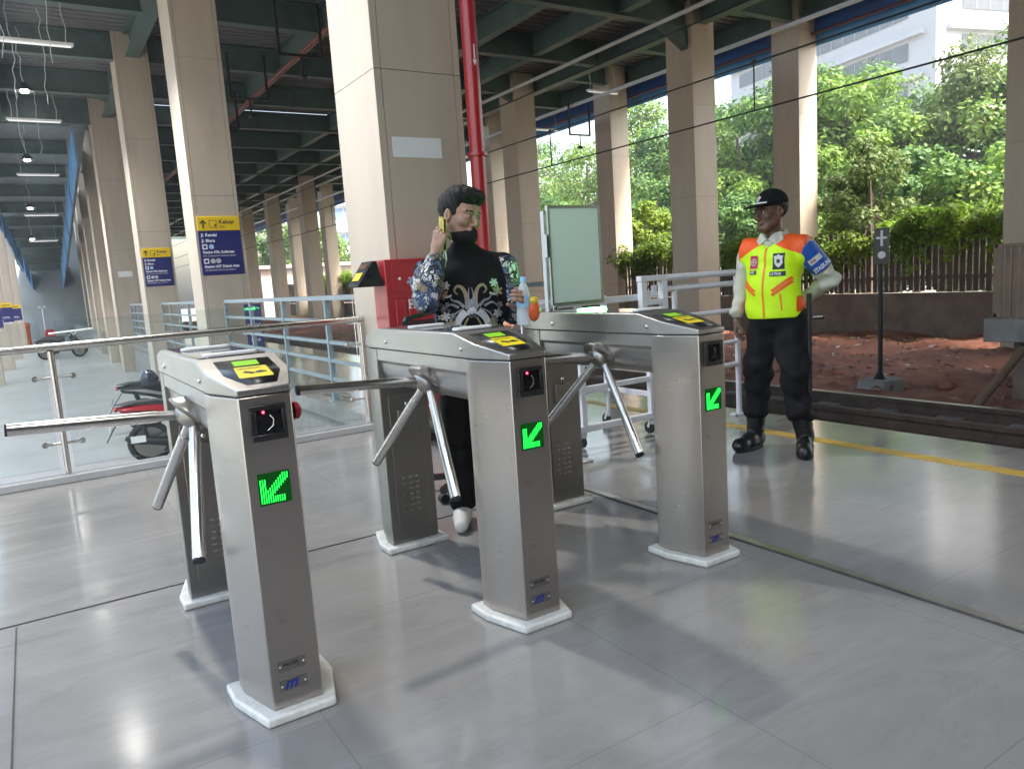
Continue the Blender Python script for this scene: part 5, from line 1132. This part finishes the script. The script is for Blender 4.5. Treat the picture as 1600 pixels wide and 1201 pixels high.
sh = MB(); sh.v = [W_(x, -.2, .092+z) for x, z in ((0,.022),(.010,.012),(.020,.014),(.016,-.004),(.010,-.018),(0,-.022),(-.010,-.018),(-.016,-.004),(-.020,.014),(-.010,.012))]; sh.f = [tuple(range(10))]; sh.m = [0]; onto(cbv, sh, dB, .004).build('cap_badge', mat('silver_badge', (.4,.4,.38), .4, .5, noise=.1), parent=cap, local=True, smooth=0)
H_ = SDF((-.14,-.14,1.40), (.14,.14,1.62), .0045); H_.ell(W_(0,.022,.034), (.080,.098,.086), .01, rot=r4)
q0 = Vector(W_(0,-.005,0)); f0 = hrot@Vector((0,-1,0)); H_.cut(lambda x, y, z: (x-q0.x)*f0.x+(y-q0.y)*f0.y+(z-q0.z)*f0.z+.01); q1 = Vector(W_(0,0,-.035)); H_.cut(lambda x, y, z: q1.z-z+0*x+0*y); H_.ell(W_(.08,.012,-.005), (.02,.026,.036), .004, 'sub', r4); H_.ell(W_(-.08,.012,-.005), (.02,.026,.036), .004, 'sub', r4)
M['hair'] = mat('black_hair', (.006,.005,.005), .55, spec=.25, noise=.5, nscale=60, nstretch=(1,1,.3), bump=.6, bscale=160); H_.obj('hair', M['hair'], guard)
b = MB(); b.tube([(0,-.150,.905), (.10,-.128,.905), (.17,-.06,.905), (.182,.03,.905), (.14,.10,.905)], .004, 6)
tn = T('baton', 'black side handle baton hanging at the guard left hip', 'baton', gp, rz=grz)
b = MB(); b.tube([(.225,-.02,1.01), (.222,-.015,.84), (.215,.0,.40)], .0155, 12); b.build('shaft', M['black'], tn, local=True)
b = MB(); b.tube([(.222,-.012,.86), (.235,.13,.855)], .013, 10); b.ell((.236,.137,.855), (.017,.017,.017), 10); b.tube([(.222,-.012,.845), (.222,-.012,.875)], .02, 10); b.build('side_handle', M['black'], tn, local=True)

# ============================================================ young man leaning behind the middle gate
SK2 = skin('tan_skin', (.30,.17,.11), (.28,.11,.085), (.012,.009,.007))
mp_ = Vector((1.80, 3.215, 0)); mrz = R(-27)
S = SDF((-.38,-.36,-.01), (.40,.26,1.70), .0042)
hrot2 = Matrix.Rotation(R(43), 3, 'Z') @ Matrix.Rotation(R(9), 3, 'X') @ Matrix.Rotation(R(6), 3, 'Y'); hc2 = Vector((-.005,-.03,1.525))
W2 = head(S, hc2, hrot2, 1.0)
S.cone((-.005,.0,1.45), (.0,.02,1.32), .053, .06, .02)
S.cone((-.14,.03,1.28), (.14,.03,1.28), .055, .055, .03); S.ell((0,.03,1.13), (.14,.09,.2), .03); S.ell((0,.03,.93), (.14,.10,.14), .03)
AR = {-1: ((-.180,.020,1.265), (-.200,-.165,1.145), (-.138,-.150,1.345)), 1: ((.185,.025,1.275), (.225,-.005,1.06), (.245,-.20,1.105))}
for s in (-1, 1): a, b_, c = AR[s]; S.cone(a, b_, .043, .036, .02); S.cone(b_, c, .036, .025, .01)
hand(S, (-.134,-.150,1.365), (.32,.10,1), (.55,.85,-.15), 1, [(.55,.75,.5),(.65,.85,.5),(.8,.95,.6),(.9,1.0,.6)], .01, .98, (.15,.8,.55))
hand(S, (.248,-.215,1.11), (-.05,-1,.35), (-.9,.15,.1), 1, [(.55,.7,.5),(.6,.75,.5),(.65,.8,.5),(.7,.85,.5)], .02, .98, (.35,.6,.55))
LG2 = {-1: ((-.085,.03,.86), (-.10,.02,.47), (-.10,.06,.09)), 1: ((.085,.03,.86), (.105,.0,.47), (.11,.03,.09))}
FT2 = {-1: (-.10,-1), 1: (.18,-1)}
for s in (-1, 1):
    a, b_, c = LG2[s]; S.cone(a, b_, .072, .05, .03); S.cone(b_, c, .048, .034, .01); f = FT2[s]; S.cone((c[0],c[1]+.02,.055), (c[0]+f[0]*.12, c[1]+f[1]*.12,.04), .032, .026, .02)
man = S.obj('person', SK2, zone=face_zone(hc2, hrot2, 1.0)); man.location = mp_; man.rotation_euler = (0, 0, mrz)
tag(man, 'young man in black batik patterned shirt holding a phone to his ear', 'person')
eyes(W2, hrot2, man, 1.0, (.25,-1,-.1))
# hair: swept black crop
H_ = SDF((-.16,-.20,1.44), (.16,.16,1.70), .0035); r42 = hrot2.to_4x4(); rr = lambda v: hrot2@Vector(v)
H_.ell(W2(0,.024,.048), (.086,.106,.093), .01, rot=r42); H_.ell(W2(.014,-.060,.096), (.066,.046,.034), .03, rot=r42); H_.ell(W2(-.03,-.03,.100), (.055,.065,.036), .03, rot=r42)
def hplane(p, n): p = Vector(W2(*p)); n = rr(n).normalized(); return lambda x, y, z: (x-p.x)*n.x+(y-p.y)*n.y+(z-p.z)*n.z
f1, f2, f3 = hplane((0,-.022,.0), (0,-1,-.45)), hplane((0,0,.060), (-.18,.30,-1)), hplane((0,0,-.045), (0,0,-1))
H_.cut(lambda x, y, z: np.minimum(f1(x,y,z), f2(x,y,z))).cut(f3)
H_.ell(W2(.079,.012,-.008), (.022,.026,.034), .004, 'sub', r42); H_.ell(W2(-.079,.012,-.008), (.022,.026,.034), .004, 'sub', r42)
H_.warp(lambda x, y, z: .0028*(np.sin(95*x+40*z)*np.sin(70*y-30*z)+np.sin(160*x-120*y+60*z)*.7))
H_.obj('hair', M['hair'], man)
q = random.Random(3); b = MB()
for _ in range(170):
    a0 = q.uniform(-1.2,1.2); p = (.066*math.sin(a0), -.092+.035*abs(a0)+q.uniform(-.004,.02), .100+q.uniform(-.02,.025)); e_ = (p[0]+q.uniform(.004,.026), p[1]-q.uniform(.002,.012), p[2]-q.uniform(.012,.042)); b.tube([W2(*p), W2((p[0]+e_[0])/2, min(p[1],e_[1])-.006, (p[2]+e_[2])/2+.006), W2(*e_)], [.0045,.0035,.0008], 5)
b.build('fringe', M['hair'], man, local=True)
# mask pulled below the chin line
K_ = SDF((-.14,-.20,1.36), (.16,.12,1.56), .0035); K_.ell(W2(0,-.030,-.090), (.064,.067,.042), .02, rot=r42); K_.ell(W2(0,-.072,-.088), (.034,.034,.030), .02, rot=r42); K_.cone(W2(0,-.095,-.066), W2(0,-.085,-.10), .016, .018, .02)
g1_, g2__ = hplane((0,0,-.060), (0,.35,1)), hplane((0,.012,0), (0,1,0)); K_.cut(g1_).cut(g2__)
M['mask'] = mat('black_face_mask', (.010,.010,.011), .8, spec=.15, noise=.2, nscale=30, bump=.1, bscale=200); mk = K_.obj('face_mask', M['mask'], man)
b = MB()
for s in (-1, 1): b.tube([W2(s*.058,-.02,-.065), W2(s*.074,.0,-.035), W2(s*.084,.02,.012)], .002, 5)
b.build('ear_loop', M['mask'], parent=mk, local=True)
# shirt with printed pattern
def batik_mat():
    mt = bpy.data.materials.new('batik_cloth'); mt.use_nodes = True; N = mt.node_tree.nodes; L = mt.node_tree.links; P = N['Principled BSDF']; P.inputs['Roughness'].default_value = .7
    tc = N.new('ShaderNodeTexCoord')
    def ramp(src, stops):
        r_ = N.new('ShaderNodeValToRGB'); r_.color_ramp.interpolation = 'CONSTANT'; e = r_.color_ramp.elements
        e[0].position = stops[0][0]; e[0].color = (*stops[0][1], 1); e[1].position = stops[1][0]; e[1].color = (*stops[1][1], 1)
        for p, c in stops[2:]: q_ = e.new(p); q_.color = (*c, 1)
        L.new(src, r_.inputs[0]); return r_
    w = N.new('ShaderNodeTexNoise'); w.inputs['Scale'].default_value = 9; w.inputs['Detail'].default_value = 5; L.new(tc.outputs['Object'], w.inputs[0])
    mx = N.new('ShaderNodeVectorMath'); mx.operation = 'MULTIPLY_ADD'; mx.inputs[1].default_value = (.12,.12,.12); L.new(w.outputs['Color'], mx.inputs[0]); L.new(tc.outputs['Object'], mx.inputs[2])
    v = N.new('ShaderNodeTexVoronoi'); v.inputs['Scale'].default_value = 19; L.new(mx.outputs[0], v.inputs[0]); v2 = N.new('ShaderNodeTexVoronoi'); v2.feature = 'DISTANCE_TO_EDGE'; v2.inputs['Scale'].default_value = 34; L.new(mx.outputs[0], v2.inputs[0])
    K_ = (.008,.008,.009)
    c1 = ramp(v.outputs['Color'], [(0,(.42,.42,.44)), (.30,K_), (.38,(.07,.11,.22)), (.55,(.16,.15,.11)), (.64,(.55,.55,.55)), (.80,K_), (.86,(.05,.09,.2))])
    c2 = ramp(v2.outputs['Distance'], [(0,(0,0,0)), (.10,(1,1,1)), (.34,(0,0,0)), (.42,(1,1,1))])
    mm = N.new('ShaderNodeMix'); mm.data_type = 'RGBA'; mm.inputs[6].default_value = (*K_, 1); L.new(c2.outputs[0], mm.inputs[0]); L.new(c1.outputs[0], mm.inputs[7]); L.new(mm.outputs[2], P.inputs['Base Color']); return mt
M['batik'] = batik_mat(); M['bcloth'] = mat('black_shirt_cloth', (.008,.008,.009), .8, spec=.12, noise=.2, nscale=20, bump=.12, bscale=220)
S = SDF((-.36,-.30,.80), (.36,.24,1.46), .0042)
S.ell((0,.025,.93), (.170,.130,.18), .03); S.ell((0,.015,1.08), (.172,.128,.18), .04); S.ell((0,.018,1.20), (.180,.118,.15), .04); S.cone((-.15,.03,1.27), (.15,.03,1.27), .066, .066, .04)
for s in (-1, 1):
    S.cone((s*.05,.02,1.335), (s*.16,.028,1.285), .05, .055, .03); a, b_, c = [Vector(v) for v in AR[s]]; S.cone(a, b_, .070, .060, .02); S.cone(b_, b_.lerp(c, .86), .061, .044, .02); S.ell(b_.lerp(c, .86), (.047,.047,.04), .012)
S.cone((-.002,-.006,1.392), (0,.02,1.33), .060, .075, .03)
S.warp(folds(.0065, 46, 2)).cut(lambda x, y, z: .82-z+0*x+0*y)
S.cone((-.003,-.015,1.50), (0,.012,1.34), .058, .056, .004, 'sub')
def bz(x, y, z):
    o = np.zeros(len(x), int); a, b_, c = [np.array(v) for v in AR[-1]]
    o[(x < -.155) & (y < -.02)] = 1; d = np.sqrt((x-c[0])**2+(y-c[1])**2+(z-c[2])**2); o[(x < -.06) & (y < -.115)] = 1; o[(x > .188-.25*np.maximum(z-1.22,0)) & (z < 1.33)] = 1
    return o
sh_ = S.obj('shirt', [M['bcloth'], M['batik']], man, zone=bz); sb = S.bvh()
PC = {'tan': mat('batik_tan', (.26,.20,.12), .7, noise=.25, nscale=60), 'wht': mat('batik_white', (.50,.50,.50), .7, noise=.2, nscale=60), 'gry': mat('batik_grey', (.20,.21,.23), .7, noise=.3, nscale=60), 'blk': mat('batik_black', (.008,.008,.009), .7, noise=.2), 'blu': mat('batik_blue', (.05,.08,.17), .7, noise=.3, nscale=60)}
def pr_lay(mb, nm, m, off): onto(sb, mb, (0,1,0), off).build(nm, PC[m], parent=sh_, local=True, smooth=180)
def curve(pts, w0, w1, n=24):                          # tapering ribbon through points
    b = MB(); P = [Vector((x, 0, z)) for x, z in pts]; L = []
    for i in range(n+1):
        t = i/n*(len(P)-1); k = min(int(t), len(P)-2); f = t-k; p0, p1, p2, p3 = P[max(k-1,0)], P[k], P[k+1], P[min(k+2,len(P)-1)]
        L.append(.5*((2*p1)+(p2-p0)*f+(2*p0-5*p1+4*p2-p3)*f*f+(3*p1-p0-3*p2+p3)*f**3))
    for i, p in enumerate(L):
        d = (L[min(i+1,n)]-L[max(i-1,0)]).normalized(); o = Vector((-d.z,0,d.x))*(w0+(w1-w0)*i/n)/2; b.v += [tuple(p+o), tuple(p-o)]
    b.f = [(2*i, 2*i+2, 2*i+3, 2*i+1) for i in range(n)]; b.m = [0]*n; return b
def flower(x, z, r, m, nm='flower', n=6, off=.004):
    b = MB()
    for k in range(n):
        a = k*6.283/n+x*40; c_, s_ = math.cos(a), math.sin(a); L_ = [(0,0),(.35,.20),(.7,.27),(.95,.14),(1,0),(.95,-.14),(.7,-.27),(.35,-.20)]
        b.add([(x+r*(u*c_-v*s_), 0, z+r*(u*s_+v*c_)) for u, v in L_], [tuple(range(8))])
    pr_lay(b, nm, m, off)
cx_ = .012
for s in (-1, 1):
    for pts, w0, w1, m, of in (([(.020,1.09),(.020,1.14),(.034,1.185),(.060,1.20),(.076,1.178),(.060,1.160)], .024, .005, 'tan', .004), ([(.010,1.10),(.012,1.15),(.006,1.19)], .012, .003, 'gry', .0045), ([(.035,1.10),(.060,1.125),(.088,1.135),(.10,1.16)], .016, .004, 'gry', .0045),
        ([(.03,1.08),(.065,1.04),(.075,.98),(.065,.90)], .036, .022, 'wht', .004), ([(.045,1.09),(.09,1.06),(.105,.99),(.095,.91)], .008, .006, 'gry', .005), ([(.02,1.05),(.045,1.0),(.05,.94),(.035,.88)], .010, .006, 'tan', .0055), ([(.06,1.10),(.10,1.115),(.13,1.09)], .014, .003, 'gry', .005), ([(.09,1.16),(.12,1.15),(.135,1.18),(.125,1.215)], .008, .003, 'wht', .005)):
        pr_lay(curve([(cx_+s*x, z) for x, z in pts], w0, w1), 'scroll', m, of)
    flower(cx_+s*.115,1.205,.022,'wht'); flower(cx_+s*.130,1.165,.028,'tan'); flower(cx_+s*.125,1.06,.024,'wht'); flower(cx_+s*.10,1.02,.028,'tan'); flower(cx_+s*.135,1.10,.018,'gry'); flower(cx_+s*.13,.985,.022,'gry'); flower(cx_+s*.115,.945,.026,'tan'); flower(cx_+s*.15,1.02,.014,'blu')
for x, z, r, m in ((cx_,1.11,.032,'gry'), (cx_,1.075,.026,'wht'), (cx_,1.06,.018,'blk'), (cx_,.955,.022,'tan'), (cx_,.925,.018,'wht')): flower(x, z, r, m, 'ornament', 8, .006)
for i in range(64):
    q = random.Random(900+i); X_ = q.uniform(-.15,.16); Z_ = q.uniform(.92,1.13)
    if abs(X_-cx_) > .075: flower(X_, Z_, q.uniform(.006,.013), q.choice(('gry','tan','blu','wht','gry')), 'sprig', q.choice((3,4,5)), .0032)
for i in range(20):                                     # printed blossoms over the raised forearm and elbow
    q = random.Random(70+i); flower(q.uniform(-.27,-.135), q.uniform(1.09,1.33), q.uniform(.010,.026), q.choice(('wht','wht','blu','tan','gry','blu')), off=.003+.0001*i)
# trousers and shoes
S = SDF((-.26,-.18,.05), (.28,.22,.98), .0055); S.ell((0,.03,.90), (.16,.12,.12), .03)
for s in (-1, 1): a, b_, c = LG2[s]; S.cone((a[0],.03,.86), b_, .098, .075, .035); S.cone(b_, (c[0],c[1]+.005,.11), .075, .066, .02)
S.warp(folds(.004, 45, 5)).cut(lambda x, y, z: z-.93+0*x+0*y).cut(lambda x, y, z: .075-z+0*x+0*y); S.obj('trousers', M['trouser'], man)
M['shoe'] = mat('white_sneaker', (.62,.61,.57), .5, noise=.08, nscale=20, bump=.05)
for s in (-1, 1):
    a, b_, c = LG2[s]; f = Vector((FT2[s][0], FT2[s][1], 0)).normalized(); c0 = Vector((c[0], c[1], 0)); B = SDF((c[0]-.2,c[1]-.26,-.005), (c[0]+.2,c[1]+.16,.14), .0042)
    B.cone(c0+Vector((0,.02,.10)), c0+f*.02+Vector((0,0,.065)), .045, .045, .02); B.cone(c0-f*.045+Vector((0,0,.055)), c0+f*.08+Vector((0,0,.05)), .042, .042, .02); B.cone(c0+f*.08+Vector((0,0,.048)), c0+f*.165+Vector((0,0,.036)), .043, .034, .02); B.cut(lambda x, y, z: .004-z+0*x+0*y); so_ = B.obj('shoe', M['shoe'], man)
    bb = B.bvh()
    for k in range(3):
        p = c0+f*(.035+.03*k); sdv = Vector((-f.y,f.x,0))
        for g_ in (-1, 1):
            L_ = [p+sdv*g_*(.055), p+sdv*g_*.055-f*.02+Vector((0,0,.05))]; b = MB(); b.v = [tuple(L_[0]+Vector((0,0,.022))), tuple(L_[0]+f*.009+Vector((0,0,.022))), tuple(L_[1]+f*.009+Vector((0,0,.02))), tuple(L_[1]+Vector((0,0,.02)))]; b.f = [(0,1,2,3)]; b.m = [0]
            try: onto(bb, b, -sdv*g_, .002, .1).build('stripe', M['bblack'], parent=so_, local=True, smooth=0)
            except Exception: pass
# what he holds
ph = T('phone', 'phone in a yellow flowered case held to the young man ear', 'phone', mp_, rz=mrz)
Mp = Matrix.Translation((-.098,-.112,1.445)) @ Matrix.Rotation(R(18), 4, 'Z') @ Matrix.Rotation(R(14), 4, 'X')
b = MB(); b.box(-.004,.004,-.034,.034,-.072,.072, M=Mp); b.build('phone_body', M['black'], ph, local=True, bevel=.004)
b = MB(); b.box(-.0075,-.0045,-.036,.036,-.074,.074, M=Mp); b.box(.0045,.0075,-.036,.036,-.074,.074, M=Mp); b.build('phone_case', mat('yellow_case', (.45,.36,.05), .4, noise=.7, nscale=60), ph, local=True, bevel=.002)
b = MB(); b.tube([Mp@Vector((.0,-.036,-.07)), Mp@Vector((.0,-.055,-.11)), Mp@Vector((0,-.03,-.15)), Mp@Vector((0,-.01,-.10)), Mp@Vector((0,-.03,-.07))], .004, 6); b.build('strap', M['white'], ph, local=True)
bt = T('water_bottle', 'clear water bottle with pale blue label and cap in the man left hand', 'bottle', mp_, rz=mrz)
bx, by = .232, -.285; Mb = Matrix.Translation((bx, by, 1.005)) @ Matrix.Rotation(R(3), 4, 'Y')
b = MB(); b.lathe([(.024,0), (.030,.006), (.031,.06), (.029,.07), (.031,.08), (.031,.14), (.026,.165), (.013,.190), (.012,.20)], 24, M=Mb); b.build('bottle', mat('clear_plastic', (.72,.76,.80), .1, alpha=.5, noise=.05, spec=.6), bt, local=True)
b = MB(); b.lathe([(.0318,.085), (.0318,.135)], 24, M=Mb); b.build('label', M['bluel'], bt, local=True)
b = MB(); b.lathe([(.0145,.196), (.0145,.216), (.012,.219)], 18, M=Mb); b.build('cap', M['bluel'], bt, local=True)
sb_ = T('snack_pouch', 'orange and yellow snack pouch held beside the water bottle', 'snack pouch', mp_, rz=mrz)
b = MB(); b.ell((.282,-.295,1.075), (.030,.014,.055), 14); b.build('pouch', mat('orange_pouch', (.60,.11,.03), .35, noise=.2, nscale=20), sb_, local=True); b = MB(); b.ell((.282,-.295,1.115), (.026,.0155,.020), 12); b.build('pouch_top', mat('yellow_pouch', (.62,.46,.05), .35, noise=.2, nscale=25), sb_, local=True)
# ------------------------------------------------------------ tropical haze in the air
def haze_box():
    mt = bpy.data.materials.new('haze_air'); mt.use_nodes = True; N = mt.node_tree.nodes; L = mt.node_tree.links; N.remove(N['Principled BSDF'])
    v = N.new('ShaderNodeVolumePrincipled'); v.inputs['Color'].default_value = (.86,.93,1,1); v.inputs['Density'].default_value = 0.0010; v.inputs['Anisotropy'].default_value = .25
    L.new(v.outputs[0], N['Material Output'].inputs['Volume'])
    b = MB(); b.box(-190, 190, -190, 190, -2.6, 46); o = b.build('haze', mt, smooth=0); o['kind'] = 'stuff'; o.display_type = 'WIRE'
haze_box()
